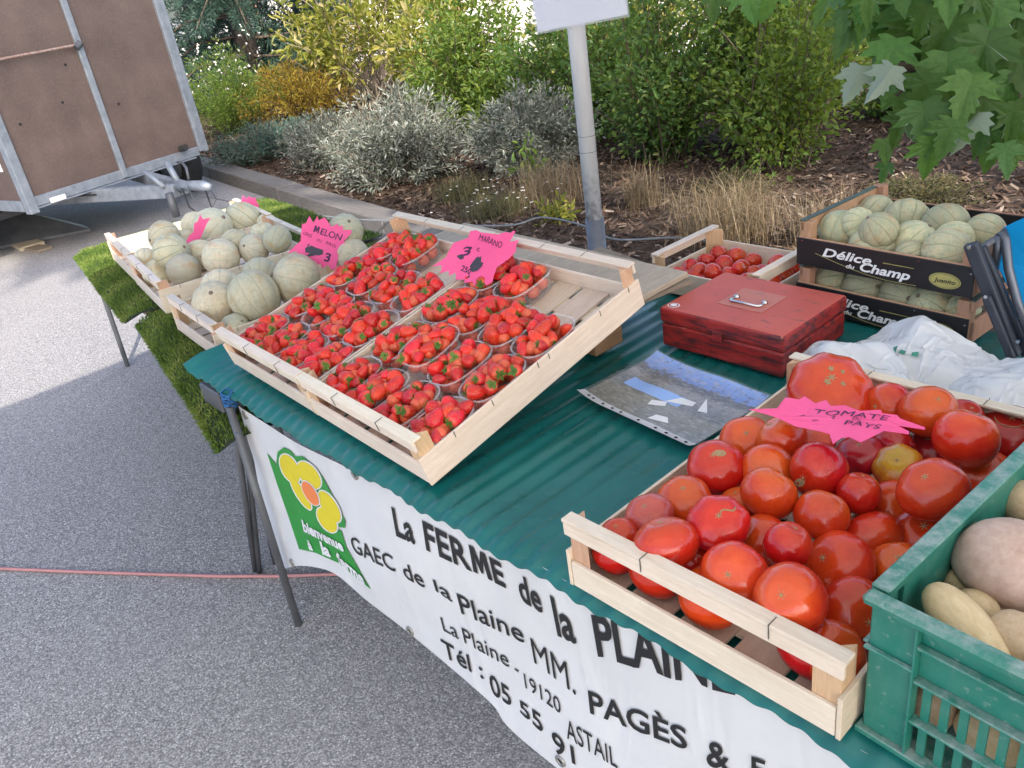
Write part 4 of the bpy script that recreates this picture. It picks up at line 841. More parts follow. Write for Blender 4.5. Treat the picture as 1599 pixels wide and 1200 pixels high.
TV = {'a': (5, .012, .84, 1.0), 'b': (6, .03, .78, 1.04), 'c': (7, .06, .70, 1.10), 'beef': (8, .06, .62, 1.2), 'd': (4, .015, .93, .97), 'e': (3, .05, .85, 1.12)}
TMc = {}
def tmesh(var, mt):
    if (var, mt) not in TMc: m = tom_mesh(*TV[var], hash(var) % 7 if False else ord(var[0])); m.materials.append(M[mt]); TMc[(var, mt)] = m
    return TMc[(var, mt)]
def star(n=6):
    mb = MB(); vs = [(0, 0, .006)]
    for i in range(2 * n): rr = (.15 if i % 2 == 0 else .055); vs.append((rr * math.cos(PI * i / n), rr * math.sin(PI * i / n), .012 if i % 2 == 0 else .004))
    mb.add(vs, [(0, 1 + i, 1 + (i + 1) % (2 * n)) for i in range(2 * n)]); mb.tube([(0, 0, 0), (0, 0, .03)], [.06, .035], 8); m = mb.mesh('stem_scar'); m.materials.append(M['scar']); return m
STAR = star()
def surf_z(var, x, y):
    rb, am, el, ec = TV[var]; r0 = min(.98, math.hypot(x / ec, y)); zz = math.sqrt(max(0, 1 - r0 ** (2 / .92))); return zz * el - .10 * el * max(0, 1 - (r0 / .38) ** 2)
def crack(var, kind):
    mb = MB()
    if kind == 'corky':
        for (x, y, rr) in ((.1, -.15, .10), (-.25, .1, .08), (.3, .15, .07), (-.05, .3, .06)):
            mb.add([Vector((x + rr * q_ * math.cos(a) * 1.4, y + rr * q_ * math.sin(a), surf_z(var, x + rr * math.cos(a), y + rr * math.sin(a)) + .008)) for a, q_ in [(i * .63, 1 if i % 2 else .55) for i in range(10)]], [tuple(range(10))])
        pts = [(-.35 + .075 * i, .12 * math.sin(i * 1.3)) for i in range(10)]
    elif kind == 'ring':
        pts = [(.42 * math.cos(a), .42 * math.sin(a)) for a in [i * .22 for i in range(13)]]
    elif kind == 'line': pts = [(.05 + .07 * i, .1 * math.sin(i * .7)) for i in range(10)]
    else: pts = [(.22 * math.cos(a) + .2, .14 * math.sin(a) + .1) for a in [i * .55 for i in range(12)]]
    P = [Vector((x, y, surf_z(var, x, y) + .004)) for x, y in pts]
    if kind == 'corky': pass
    elif kind == 'patch': mb.add(P + [Vector((.2, .1, surf_z(var, .2, .1) + .006))], [(i, (i + 1) % 12, 12) for i in range(12)])
    else: mb.tube(P, [.006] + [.016 if kind == 'ring' else .032] * (len(P) - 2) + [.006], 6)
    m = mb.mesh('crack'); m.materials.append(M['scar']); return m
def tomato(c, r_, var, mt, lab, group, tilt=None, scar=None):
    o = obj('tomato', tmesh(var, mt), M[mt]); o.location = c; o.scale = (r_, r_, r_)
    ax = Vector(tilt) if tilt else Vector((random.uniform(-.7, .9), random.uniform(-1.1, .5), random.uniform(.25, 1)))
    o.rotation_euler = (ax.normalized().to_track_quat('Z', 'Y') @ Quaternion((0, 0, 1), random.uniform(0, 6))).to_euler(); tag(o, lab, 'tomato', group)
    s = obj('stem_scar', STAR, M['scar'], o); s.location = (0, 0, TV[var][2] * .90); s.scale = (1.0, 1.0, 1.0)
    if scar: obj('crack', crack(var, scar), M['scar'], o)
G1 = 'tomatoes in the front crate'; Z1, Z2, Z0 = .86, .835, .80
tl = (.35, -.75, .6)
T = [(1297, 612, 58, .865, 'beef', 't_org', 'huge knobbly orange beefsteak tomato behind the pink tomato sign', (.2, -.35, 1), 'corky'),
 (1388, 634, 34, .85, 'a', 't_org', 'orange tomato between the huge beefsteak and the tall shiny one', None, None),
 (1450, 643, 38, .865, 'd', 't_org', 'tall shiny red-orange tomato under the back rail', (.5, -.3, 1), None),
 (1505, 652, 27, .82, 'a', 't_deep', 'small dark tomato peeping out behind the tall shiny one at the back rail', None, None),
 (1508, 685, 42, .855, 'd', 't_org', 'smooth orange tomato near the right end of the back rail', (.1, .4, .8), None),
 (1578, 682, 47, .85, 'b', 't_deep', 'very dark red tomato with a ring crack beside the green crate', (0, -.2, 1), 'ring'),
 (1166, 689, 39, .84, 'b', 't_org', 'orange tomato against the left panel under the sign tip', (.3, -.5, .9), None),
 (1222, 686, 36, .85, 'd', 't_org', 'orange tomato with a long brown crack, under the left half of the sign', (-.5, -.3, .9), 'line'),
 (1118, 730, 44, .84, 'b', 't_red', 'deep red tomato with a brown scarred top against the left panel', (.1, -.35, 1), 'patch'),
 (1198, 735, 40, .81, 'a', 't_org', 'orange tomato mostly hidden behind the round orange one, centre left', None, None),
 (1200, 771, 41, .85, 'd', 't_org', 'round smooth orange tomato in the centre left of the crate', (.2, .5, .6), None),
 (1264, 702, 38, .835, 'c', 't_org', 'orange tomato with a pale corky scar just below the sign', (-.4, -.6, .8), 'patch'),
 (1279, 736, 43, .86, 'd', 't_red', 'red tomato with a square brown pit facing the camera', (-.15, -.95, .15), 'patch'),
 (1343, 712, 33, .85, 'b', 't_deep', 'dark red tomato half under the lower points of the sign', (0, -.3, 1), None),
 (1396, 694, 33, .83, 'a', 't_deep', 'dark tomato shaded by the right end of the sign', None, None),
 (1403, 731, 34, .855, 'c', 't_yel', 'small yellow and orange unripe tomato', (.05, -.5, .9), None),
 (1458, 712, 42, .82, 'a', 't_deep', 'dark red tomato behind the yellow one, below the smooth orange one', None, None),
 (1456, 765, 46, .855, 'b', 't_red', 'large red tomato right of the yellow one', (-.2, -.5, .9), None),
 (1532, 742, 40, .84, 'b', 't_org', 'orange-red tomato touching the green crate rim, below the very dark one', (.2, -.4, 1), None),
 (1341, 771, 32, .845, 'd', 't_red', 'small red tomato left of the large red one, below the yellow one', (0, .3, .8), None),
 (1283, 806, 40, .86, 'd', 't_org', 'smooth orange tomato in the very middle of the pile', (0, .6, .6), None),
 (1398, 796, 41, .82, 'a', 't_org', 'dull orange tomato sunk between the large red ones at right', None, None),
 (1361, 844, 41, .845, 'e', 't_red', 'lumpy red tomato with pale scars, right of centre', (.8, -.5, .2), 'patch'),
 (1447, 840, 46, .85, 'b', 't_red', 'red tomato with a dark stem scar beside the green crate', (0, -.45, .9), None),
 (1069, 784, 43, .84, 'b', 't_org', 'orange tomato behind the cracked red one, near the left panel', (.1, -.2, 1), None),
 (1121, 818, 44, .86, 'c', 't_red', 'cracked shiny red tomato in the left middle of the pile', (.35, -.4, 1), 'line'),
 (1156, 792, 34, .82, 'a', 't_org', 'small orange tomato between the cracked red one and the round orange one', None, None),
 (1014, 806, 37, .835, 'b', 't_pink', 'dull pinkish tomato near the front left corner', (0, -.4, 1), None),
 (1039, 849, 45, .86, 'e', 't_red', 'large crimson tomato just behind the left of the front rail', (-.3, .1, 1), None),
 (967, 838, 31, .82, 'a', 't_red', 'red tomato in the front left corner post', None, None),
 (1086, 868, 31, .825, 'a', 't_red', 'red tomato behind the front rail, right of the large crimson one', None, None),
 (1145, 898, 49, .855, 'b', 't_org', 'large orange tomato with a stem mark just behind the front rail', (.25, -.8, .7), None),
 (1190, 846, 42, .82, 'a', 't_org', 'orange tomato half behind the small round red one', None, None),
 (1230, 852, 36, .865, 'd', 't_red', 'small round red tomato on top, above the biggest orange one', (.2, .3, .9), None),
 (1311, 884, 51, .85, 'b', 't_red', 'big red tomato right of the small round red one', (-.4, -.7, .7), None),
 (1233, 938, 54, .86, 'd', 't_org', 'biggest smooth orange tomato near the front rail', (.1, -.75, .85), None),
 (1335, 962, 53, .855, 'b', 't_red', 'big red-orange tomato against the green crate corner', (.8, -.5, .5), None),
 (1404, 890, 41, .84, 'b', 't_org', 'orange tomato tucked against the green crate rim', (0, -.3, 1), None),
 (1300, 1020, 46, .82, 'b', 't_org', 'orange-red tomato behind the right end of the front rail', None, None)]
PT = settle([t[:4] for t in T], .765, .885, (rlocal(TC, -.0068), .416, .616), 160, .88)
for t, (c, r_, d, rp, _q) in zip(T, PT): tomato(c, r_, t[4], t[5], t[6], G1, t[7], t[8])
for lx, ly, lz, r_, var, mt, lab in ((.045, .052, .048, .036, 'a', 't_red', 'red tomato seen under the left end of the front rail'), (.118, .056, .046, .040, 'a', 't_red', 'second tomato from the left seen in the gap under the front rail'), (.205, .060, .048, .044, 'd', 't_org', 'orange tomato with a yellowish base seen through the front gap'), (.345, .066, .046, .045, 'a', 't_red', 'red tomato seen through the right of the front gap')):
    tomato(rlocal(TC, -.0068) @ Vector((lx, ly, lz)), r_, var, mt, lab, G1, (.2, .5, .6))
T2 = [(1089, 424, 15, .815, 'b', 't_red', 'red tomato with its stem mark in the middle of the small back crate'), (1067, 435, 15, .812, 'a', 't_red', 'red tomato left of the middle one in the small back crate'), (1113, 426, 14, .812, 'd', 't_red', 'red tomato right of the middle one in the small back crate'), (1047, 441, 13, .808, 'a', 't_red', 'leftmost tomato in the small back crate'), (1093, 441, 12, .79, 'a', 't_red', 'tomato just above the cash box edge in the small back crate'), (1153, 420, 11, .80, 'd', 't_org', 'orange tomato peeping over the cash box in the small back crate'), (1177, 426, 11, .795, 'a', 't_red', 'second tomato from the right peeping over the cash box'), (1208, 432, 11, .795, 'a', 't_red', 'rightmost tomato peeping over the cash box')]
for t, (c, r_, d, rp, _q) in zip(T2, settle([t[:4] for t in T2], .765, .82, (rlocal((-1.30, 1.592, .752), -.03), .325, .262))): tomato(c, r_, t[4], t[5], t[6], 'tomatoes in the small back crate')
Mb = rlocal((-1.30, 1.592, .752), -.03)
for i in range(5):
    for jj in range(4):
        tomato(Mb @ Vector((.045 + .058 * i + random.uniform(-.006, .006), .042 + .058 * jj + random.uniform(-.006, .006), .035)), random.uniform(.024, .028), random.choice('abd'), 't_red', 'small red tomato of the bottom layer in the small back crate', 'bottom tomatoes in the small back crate')
# ------------------------------------------------------------------ black melon crates at the back
M['card'] = plain('black_card', (.010, .010, .012), .42, c2=(.016, .016, .018), sc=25); M['wedge'] = wood('wood_pink', (.52, .30, .20), (.38, .2, .12), (10, 10, 2), 8); M['dkgreen'] = plain('dark_green_edge', (.07, .10, .085), .6, c2=(.05, .07, .06)); M['gold'] = plain('gold_print', (.42, .38, .13), .5, c2=(.34, .3, .1))
ZT = .925
A, B = at(1247, 370, ZT), at(1523, 418, ZT); DW = (B - A).length; dyaw = math.atan2(B.y - A.y, B.x - A.x); DD = .33
def black_crate(z, label):
    rt = empty('black_crate', (A.x, A.y, z), (0, 0, dyaw)); tag(rt, label, 'crate', 'black printed melon crates')
    b = lambda n, p, q, m, bv=.0008: MB().box(p, q).build(n, M[m], rt, bevel=bv)
    for y in (0, DD): b('printed_panel', (-.002, y - .004, .0), (DW + .002, y - .0005, .064), 'card'); b('panel_board', (.0, y, .001), (DW, y + .005, .0655), 'wedge')
    for x in (0, DW - .028):
        for y in (.006, DD - .03): b('corner_post', (x, y, .002), (x + .028, y + .022, .098 if y < .1 else .104), 'wedge')
    for x in (0, DW - .006):
        b('side_panel', (x, .0065, .001), (x + .006, DD - .001, .05), 'wedge'); b('side_rail', (x + .001, .006, .078), (x + .010, DD - .006, .0995), 'wedge'); b('rail_edge', (x - .001, .004, .0998), (x + .013, DD - .004, .103), 'dkgreen')
    for i in range(4): b('bottom_slat', (.008 + i * (DW - .016) / 4, .007, .002), (.0 + (i + 1) * (DW - .016) / 4, DD - .002, .006), 'wy')
    sf = lambda x, z: Vector((x, -.0048, z))
    word('Délice', (DW * .165, .031), (DW * .465, .031), (.020, .020), M['white'], rt, sf, .026, .28); word('du', (DW * .315, .0140), (DW * .368, .0140), (.010, .010), M['white'], rt, sf, .026, .28)
    word('Champ', (DW * .40, .0135), (DW * .685, .0135), (.020, .020), M['white'], rt, sf, .03, .28)
    MB().box((DW * .53, -.0048, .0400), (DW * .70, -.0043, .0412)).build('small_print', M['gold'], rt)
    cv = MB().tube([(DW * (.12 + .60 * t), -.0048, .034 - .031 * math.sin(PI * min(1, t * 1.15) * .52) + .006 * max(0, t - .75)) for t in [i / 24 for i in range(25)]], .0005, 4).build('curl_print', M['gold'], rt)
    cx, cz = DW * .865, .027
    for a, bb, mt, dy in ((.032, .0165, 'gold', .0048), (.0295, .0145, 'black', .0052), (.0288, .0138, 'gold', .0056)): MB().add([(cx + a * math.cos(2 * PI * i / 28), -dy, cz + bb * math.sin(2 * PI * i / 28)) for i in range(28)], [tuple(range(28))]).build('oval_badge', M[mt], rt)
    word('Juanito', (cx - .021, cz - .004), (cx + .022, cz - .004), (.009, .009), M['black'], rt, lambda x, z: Vector((x, -.006, z)), .02, .2)
    for (fx, zz) in ((.03, .058), (.72, .058), (.72, .008), (.985, .05)): MB().box((DW * fx, -.0052, zz), (DW * fx + .003, -.0045, zz + .002)).build('staple', M['chrome'], rt)
black_crate(ZT - .064, 'upper black printed melon crate heaped with melons'); black_crate(ZT - .064 - .109, 'lower black printed melon crate under the heaped one')
La = [(1314, 361, 33, .94), (1340, 349, 23, .95), (1367, 334, 26, .945), (1415, 344, 32, .95), (1372, 361, 27, .945), (1365, 385, 34, .925), (1429, 377, 31, .945), (1475, 355, 33, .95), (1490, 374, 25, .94), (1479, 397, 36, .93), (1537, 366, 28, .94), (1420, 398, 20, .925)]
melons(La, ZT - .06, .955, ['melon in the left front corner of the upper black crate', 'small melon tucked behind the left front one in the upper black crate', 'blushed melon at the back left of the upper black crate', 'large striped melon in the middle back of the upper black crate', 'pale green melon left of centre in the upper black crate', 'brown-streaked melon right behind the word on the upper black crate', 'round pale melon in the centre of the upper black crate', 'dark-striped melon at the back right of the upper black crate', 'melon half hidden under the dark-striped one', 'large melon at the right front of the upper black crate', 'green-yellow melon at the far right beside the blue chair', 'small yellow melon low at the front middle of the upper black crate'], 'melons in the upper black crate', (rlocal((A.x, A.y, 0), dyaw), DW, DD), MMG)
Lb = [(1297, 440, 27, .815), (1352, 450, 33, .81), (1411, 463, 33, .81), (1451, 479, 31, .80), (1502, 488, 25, .80)]
melons(Lb, ZT - .17, .83, ['leftmost shaded melon in the lower black crate', 'second shaded melon from the left in the lower black crate', 'middle shaded melon in the lower black crate', 'striped shaded melon second from the right in the lower black crate', 'shaded melon behind the corner post of the lower black crate'], 'melons in the lower black crate', (rlocal((A.x, A.y, 0), dyaw), DW, DD), MMG)
bt = empty('back_bench', (0, 0, 0)); tag(bt, 'rough wooden pallet bench carrying the black crates', 'bench')
for i in range(4): MB().box((-.98, 1.752 + i * .125, .715), (-.30, 1.752 + i * .125 + .115, .7375)).build('slat', M['wold'], bt, bevel=.002)
for x in (-.95, -.42):
    MB().box((x, 1.76, .62), (x + .08, 2.24, .714)).build('bearer', M['wold'], bt)
    for y in (1.78, 2.15): MB().box((x + .005, y, 0), (x + .07, y + .06, .619)).build('leg', M['wold'], bt)

# ------------------------------------------------------------------ prop under the strawberry crates
pb = MB().box((-1.255, 1.205, .7535), (-1.165, 1.30, .853)).build('wood_block', M['wbrown'], bevel=.003); tag(pb, 'brown wooden block propping up the back of the strawberry crates', 'block')
pb = MB().box((-1.86, 1.10, .7535), (-1.76, 1.2, .833)).build('wood_block', M['wbrown'], bevel=.003); tag(pb, 'brown wooden block under the left end of the prop board', 'block')
bo = MB().box((-.45, -.15, -.007), (.42, .15, .007)).build('prop_board', M['ply'], bevel=.002); bo.matrix_world = Matrix.Translation((-1.52, 1.335, .872)) @ Matrix.Rotation(-.06, 4, 'Z') @ Matrix.Rotation(.03, 4, 'X'); tag(bo, 'flat grey-brown board sticking out behind the right strawberry crate', 'board')
bo = MB().box((-.2, -.10, -.005), (.17, .12, .005)).build('prop_board', M['wold'], bevel=.002); bo.matrix_world = Matrix.Translation((-1.27, 1.38, .858)) @ Matrix.Rotation(-.25, 4, 'Z') @ Matrix.Rotation(.05, 4, 'X'); tag(bo, 'smaller dark board beneath the flat one, next to the cash box', 'board')

# ------------------------------------------------------------------ red cash box
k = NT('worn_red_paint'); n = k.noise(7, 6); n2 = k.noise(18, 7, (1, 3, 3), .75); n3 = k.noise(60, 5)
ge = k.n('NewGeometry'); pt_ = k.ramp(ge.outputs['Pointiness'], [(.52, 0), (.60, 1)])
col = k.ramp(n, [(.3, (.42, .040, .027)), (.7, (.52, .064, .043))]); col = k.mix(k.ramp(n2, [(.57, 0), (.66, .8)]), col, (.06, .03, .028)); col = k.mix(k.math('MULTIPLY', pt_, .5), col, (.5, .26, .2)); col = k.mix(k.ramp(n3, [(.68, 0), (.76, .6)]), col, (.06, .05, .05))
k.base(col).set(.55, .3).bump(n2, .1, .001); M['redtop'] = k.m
k = NT('dark_scuffed_red_paint'); n = k.noise(9, 6, (1, 4, 4)); n2 = k.noise(13, 8, (.6, 3, 6), .8); col = k.ramp(n, [(.3, (.24, .016, .017)), (.7, (.40, .034, .030))]); col = k.mix(k.ramp(n2, [(.47, 0), (.58, .9)]), col, (.03, .018, .02)); col = k.mix(k.ramp(k.noise(40, 4, (1, 4, 4)), [(.66, 0), (.74, .6)]), col, (.45, .16, .12)); k.base(col).set(.35, .45); M['redside'] = k.m  # darker red for the side faces, with black scuffs
cb = empty('cash_box', (-1.0782, 1.3336, .7525), (0, 0, -.0231)); tag(cb, 'worn red metal cash box with a chrome handle on its lid', 'cash box'); bw, bd_ = .307, .242
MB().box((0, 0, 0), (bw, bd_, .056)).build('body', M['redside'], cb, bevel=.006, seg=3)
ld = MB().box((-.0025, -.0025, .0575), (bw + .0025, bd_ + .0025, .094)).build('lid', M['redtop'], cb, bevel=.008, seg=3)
ld.data.materials.append(M['redside']); [setattr(p_, 'material_index', 1) for p_ in ld.data.polygons if abs(p_.normal.z) < .5]  # lid sides take the darker red, its top keeps the brighter one
MB().box((bw * .5 - .055, .075, .0942), (bw * .5 + .055, .175, .0952)).build('handle_plate', M['redtop'], cb, bevel=.0005)
hx = bw * .5
MB().tube([(hx - .035, .118, .0965), (hx - .038, .100, .0985), (hx - .033, .094, .0985), (hx + .033, .094, .0985), (hx + .038, .100, .0985), (hx + .035, .118, .0965)], .0028, 10).build('handle', M['chrome'], cb, smooth=True)
for s in (-1, 1): MB().tube([(hx + s * .030, .119, .0975), (hx + s * .040, .119, .0975)], .005, 10).build('handle_lug', M['chrome'], cb, smooth=True)
for rr, mt, z in ((.0125, 'white', .0944), (.010, 'byred', .0948), (.007, 'white', .0952)):
    if mt == 'byred': M.setdefault('byred', plain('sticker_red', (.5, .03, .03), .5))
    MB().add([(.022 + rr * 1.15 * math.cos(2 * PI * i / 20), .020 + rr * math.sin(2 * PI * i / 20), z) for i in range(20)], [tuple(range(20))]).build('sticker', M[mt], cb)
MB().box((bw * .46, -.006, .048), (bw * .54, -.0026, .07)).build('lock_plate', M['redside'], cb, bevel=.001)

# ------------------------------------------------------------------ punched plastic sleeve with a printed photo sheet
k = NT('photo_print'); sx = k.n('SeparateXYZ'); k.l(k.coord(), sx.inputs[0]); n = k.noise(60, 5); n2 = k.noise(14, 5)
u = k.math('DIVIDE', sx.outputs[0], .305); v = k.math('DIVIDE', sx.outputs[1], .23); wv = k.math('ADD', v, k.math('MULTIPLY', k.math('SUBTRACT', n, .5), .22))
col = k.ramp(wv, [(0, (.22, .21, .20)), (.12, (.12, .115, .085)), (.38, (.17, .155, .105)), (.46, (.07, .065, .06)), (.66, (.24, .22, .20)), (.74, (.06, .058, .06)), (.80, (.07, .07, .085)), (.83, (.11, .21, .55)), (1, (.18, .34, .75))])
col = k.mix(k.ramp(n2, [(.55, 0), (.75, .5)]), col, (.36, .34, .33))
vb = k.math('SUBTRACT', wv, 0); inb = k.math('MULTIPLY', k.math('MULTIPLY', k.math('GREATER_THAN', u, .10), k.math('LESS_THAN', u, .60)), k.math('MULTIPLY', k.math('GREATER_THAN', k.math('ADD', v, k.math('MULTIPLY', n2, .05)), .46), k.math('LESS_THAN', v, .585)))
col = k.mix(k.ramp(k.noise(45, 6, (1, 3.5, 1), .75), [(.5, 0), (.62, .55)]), col, (.40, .38, .36)); col = k.mix(k.ramp(k.noise(90, 4), [(.56, 0), (.64, .6)]), col, (.05, .05, .045)); col = k.mix(inb, col, (.24, .42, .82)); k.base(col).set(.3, .5, coat=.4); M['photo'] = k.m
M['strip'] = plain('sleeve_strip', (.62, .62, .64), .3, c2=(.5, .5, .52)); 
k = NT('thin_film'); k.base((.9, .9, .92)).set(.12, .6); tr = k.n('BsdfTransparent'); mx = k.n('MixShader'); mx.inputs[0].default_value = .10; k.l(tr.outputs[0], mx.inputs[1]); k.l(k.b.outputs[0], mx.inputs[2]); k.l(mx.outputs[0], k.out.inputs[0]); M['film2'] = k.m
sv = empty('plastic_sleeve', (-1.0694, 1.0394, .7525), (0, 0, -.111)); tag(sv, 'punched plastic sleeve with printed landscape photos lying on the teal sheet', 'plastic sleeve')
def svz(x, y): return .0035 + .011 * max(0, 1 - x / .07) ** 2 + .010 * max(0, (y - .17) / .06) ** 2 + .012 * max(0, 1 - y / .03) ** 2 * .6 + .0015 * math.sin(x * 40) * math.sin(y * 31)
MB().grid(lambda a, b: (.004 + .296 * a, .020 + .21 * b, svz(.004 + .296 * a, .020 + .21 * b)), 30, 22).build('photo_sheet', M['photo'], sv, smooth=True)
MB().grid(lambda a, b: (.303 * a, -.001 + .021 * b, svz(.303 * a, -.001 + .021 * b) + .0008), 30, 3).build('punched_strip', M['strip'], sv, smooth=True)
for fx in (.08, .125, .22, .31, .39, .55, .70, .79, .87, .95):
    x = .303 * fx; MB().add([(x + .0038 * math.cos(2 * PI * i / 12), .0095 + .003 * math.sin(2 * PI * i / 12), svz(x, .0095) + .002) for i in range(12)], [tuple(range(12))]).build('punch_hole', M['black'], sv)
MB().grid(lambda a, b: (.306 * a - .001, .019 + .214 * b, svz(.305 * a, .019 + .214 * b) + .0016), 24, 18).build('film', M['film2'], sv, smooth=True)
for pts in ([(.150, .10), (.205, .118), (.20, .135), (.165, .13)], [(.13, .07), (.165, .085), (.155, .10), (.125, .088)], [(.17, .03), (.215, .04), (.20, .055), (.175, .05)], [(.205, .16), (.225, .11), (.245, .115)]):
    MB().add([(x, y, svz(x, y) + .0011) for x, y in pts], [tuple(range(len(pts)))]).build('print_patch', M['white'], sv)

# ------------------------------------------------------------------ pink price signs
k = NT('pink_card'); n = k.noise(8, 3); k.base(k.ramp(n, [(.3, (.90, .12, .33)), (.7, (.95, .15, .37))])).set(.6, .3); k.translucent((.95, .2, .42), .25); M['pink'] = k.m
def sign(label, crop, sc, out, P0, N, words, blobs, bend=.004):
    P0, N = Vector(P0), Vector(N).normalized(); rt = empty('price_sign', P0); tag(rt, label, 'price sign', 'pink starburst price signs')
    def on(cx, cy, off=0):
        d = ray(crop[0] + cx / sc, crop[1] + cy / sc); p = CAM + d * ((P0 - CAM).dot(N) / d.dot(N)); return p - P0
    P = [on(*q) for q in out]; c = sum(P, Vector()) / len(P); ax = (P[len(P) // 2] - P[0]).normalized()
    def lift(p, o=0): return p + N * (bend * math.sin((p - c).dot(ax) * 30) + o)
    n = len(P); vs = [lift(c)] + [lift(c.lerp(p, .55)) for p in P] + [lift(p) for p in P]
    fs = [(0, 1 + i, 1 + (i + 1) % n) for i in range(n)] + [(1 + i, 1 + n + i, 1 + n + (i + 1) % n, 1 + (i + 1) % n) for i in range(n)]
    cd = MB().add(vs, fs).build('card', M['pink'], rt); s = cd.modifiers.new('t', 'SOLIDIFY'); s.thickness = .0006; s.offset = 0
    toc = 1 if N.dot(CAM - P0) > 0 else -1
    for txt, a, b, up, bold in words:
        me = textmesh(txt, bold, .1); m = len(me.vertices); v = np.empty(m * 3); me.vertices.foreach_get('co', v); v = v.reshape(-1, 3); x0, x1 = v[:, 0].min(), v[:, 0].max()
        for i in range(m):
            s_ = (v[i, 0] - x0) / (x1 - x0); t_ = v[i, 1] / .729; q = on(a[0] + (b[0] - a[0]) * s_ + up[0] * t_ + 3 * math.sin(9 * s_ + 5 * t_), a[1] + (b[1] - a[1]) * s_ + up[1] * t_ + 4 * math.sin(11 * s_)); v[i] = lift(q, .0012 * toc)
        me.vertices.foreach_set('co', v.ravel()); me.update(); me.materials.clear(); obj('lettering', me, M['ink'], rt)
    for bl in blobs:
        Q = [on(*q) for q in bl]; cc = sum(Q, Vector()) / len(Q); MB().add([lift(cc, .0012 * toc)] + [lift(q, .0012 * toc) for q in Q], [(0, 1 + i, 1 + (i + 1) % len(Q)) for i in range(len(Q))]).build('scribble', M['scrib'], rt)
    return rt
MEL = [(105, 755), (240, 610), (330, 530), (355, 230), (430, 210), (490, 80), (560, 210), (640, 90), (660, 165), (770, 115), (830, 190), (890, 290), (1000, 225), (1020, 280), (1090, 260), (1095, 340), (1240, 335), (1250, 390), (1110, 540), (1190, 630), (1060, 720), (1010, 850), (960, 1020), (890, 1050), (820, 950), (720, 1025), (680, 930), (640, 965), (590, 890), (450, 860), (250, 820), (270, 710)]
sign('pink MELON price sign standing among the melons behind the strawberries', (440, 330), 11.42, MEL, aty(505, 385, 1.17), (.72, -.62, .42), [('M', (555, 368), (655, 400), (35, -115), .012), ('ELON', (680, 410), (1060, 535), (35, -115), .008), ('GROS', (372, 415), (530, 478), (14, -62), -.004), ('DU', (622, 535), (712, 562), (12, -50), -.004), ('PAYS', (790, 590), (962, 668), (16, -60), -.004), ('3', (745, 885), (860, 905), (30, -150), .03)],
     [[(410, 660), (440, 640), (470, 580), (560, 630), (640, 660), (740, 695), (730, 770), (660, 790), (600, 785), (540, 800), (480, 812), (440, 800), (415, 720)]])
STR = [(145, 725), (330, 590), (440, 370), (660, 290), (690, 190), (790, 180), (850, 215), (1120, 260), (1220, 225), (1310, 235), (1345, 200), (1365, 215), (1330, 290), (1280, 375), (1420, 330), (1380, 400), (1375, 500), (1270, 620), (1100, 740), (1060, 850), (1030, 960), (940, 1005), (885, 905), (790, 960), (750, 1015), (735, 940), (600, 950), (610, 900), (480, 905), (475, 800), (380, 850), (375, 770), (260, 820), (285, 690)]
sp = Mst @ Vector((.44, .50, .125))
sign('pink price sign stuck in the back of the strawberry crates', (660, 340), 9.406, STR, sp, (.25, -.62, .62), [('MARANO', (815, 330), (1165, 470), (30, -95), .0), ('c', (790, 490), (840, 500), (10, -80), .0), ('3', (540, 560), (700, 540), (30, -130), .02), ('250', (545, 765), (690, 840), (30, -85), .02)],
     [[(685, 710), (740, 640), (800, 575), (835, 585), (865, 570), (860, 660), (900, 670), (870, 730), (800, 785), (720, 800)], [(490, 560), (540, 535), (600, 560), (590, 600), (540, 610)], [(630, 890), (690, 830), (680, 880)]])
TOM = [(0, 235), (240, 200), (310, 100), (430, 110), (475, 80), (555, 165), (580, 140), (660, 120), (670, 175), (820, 185), (950, 250), (1130, 250), (1145, 280), (1270, 290), (1300, 320), (1510, 370), (1515, 390), (1270, 380), (1375, 420), (1375, 445), (1160, 430), (960, 525), (860, 470), (790, 470), (720, 515), (690, 420), (560, 375), (400, 340), (230, 275), (90, 250)]
sign('pink TOMATE price sign lying across the tomatoes', (1170, 600), 5.514, TOM, at(1310, 655, .925), (.06, -.20, 1), [('TOMATE', (548, 235), (1190, 352), (25, -42), .0), ('4 kg', (420, 265), (600, 297), (14, -32), .0), ('€', (690, 292), (740, 297), (10, -20), .0), ('DU', (885, 322), (960, 335), (10, -22), -.004), ('PAYS', (812, 355), (1120, 425), (22, -38), .0)], [], .006)
S2 = [(565, 300), (585, 262), (605, 250), (612, 205), (628, 200), (640, 165), (655, 188), (688, 180), (668, 215), (655, 245), (632, 290), (648, 312), (612, 305), (600, 322), (585, 305)]
sign('small bent pink sign in the crates on the far grass mat', (100, 280), 3, S2, aty(310, 365, 1.14), (.8, -.55, .2), [], [], .01)
S3 = [(815, 118), (830, 100), (838, 75), (852, 92), (868, 80), (884, 90), (898, 85), (902, 105), (916, 125), (900, 150), (870, 140), (840, 148), (836, 128)]
sign('pink sign at the back rail of the furthest melon crate', (100, 280), 3, S3, aty(388, 318, 1.52), (.75, -.6, .3), [], [], .003)

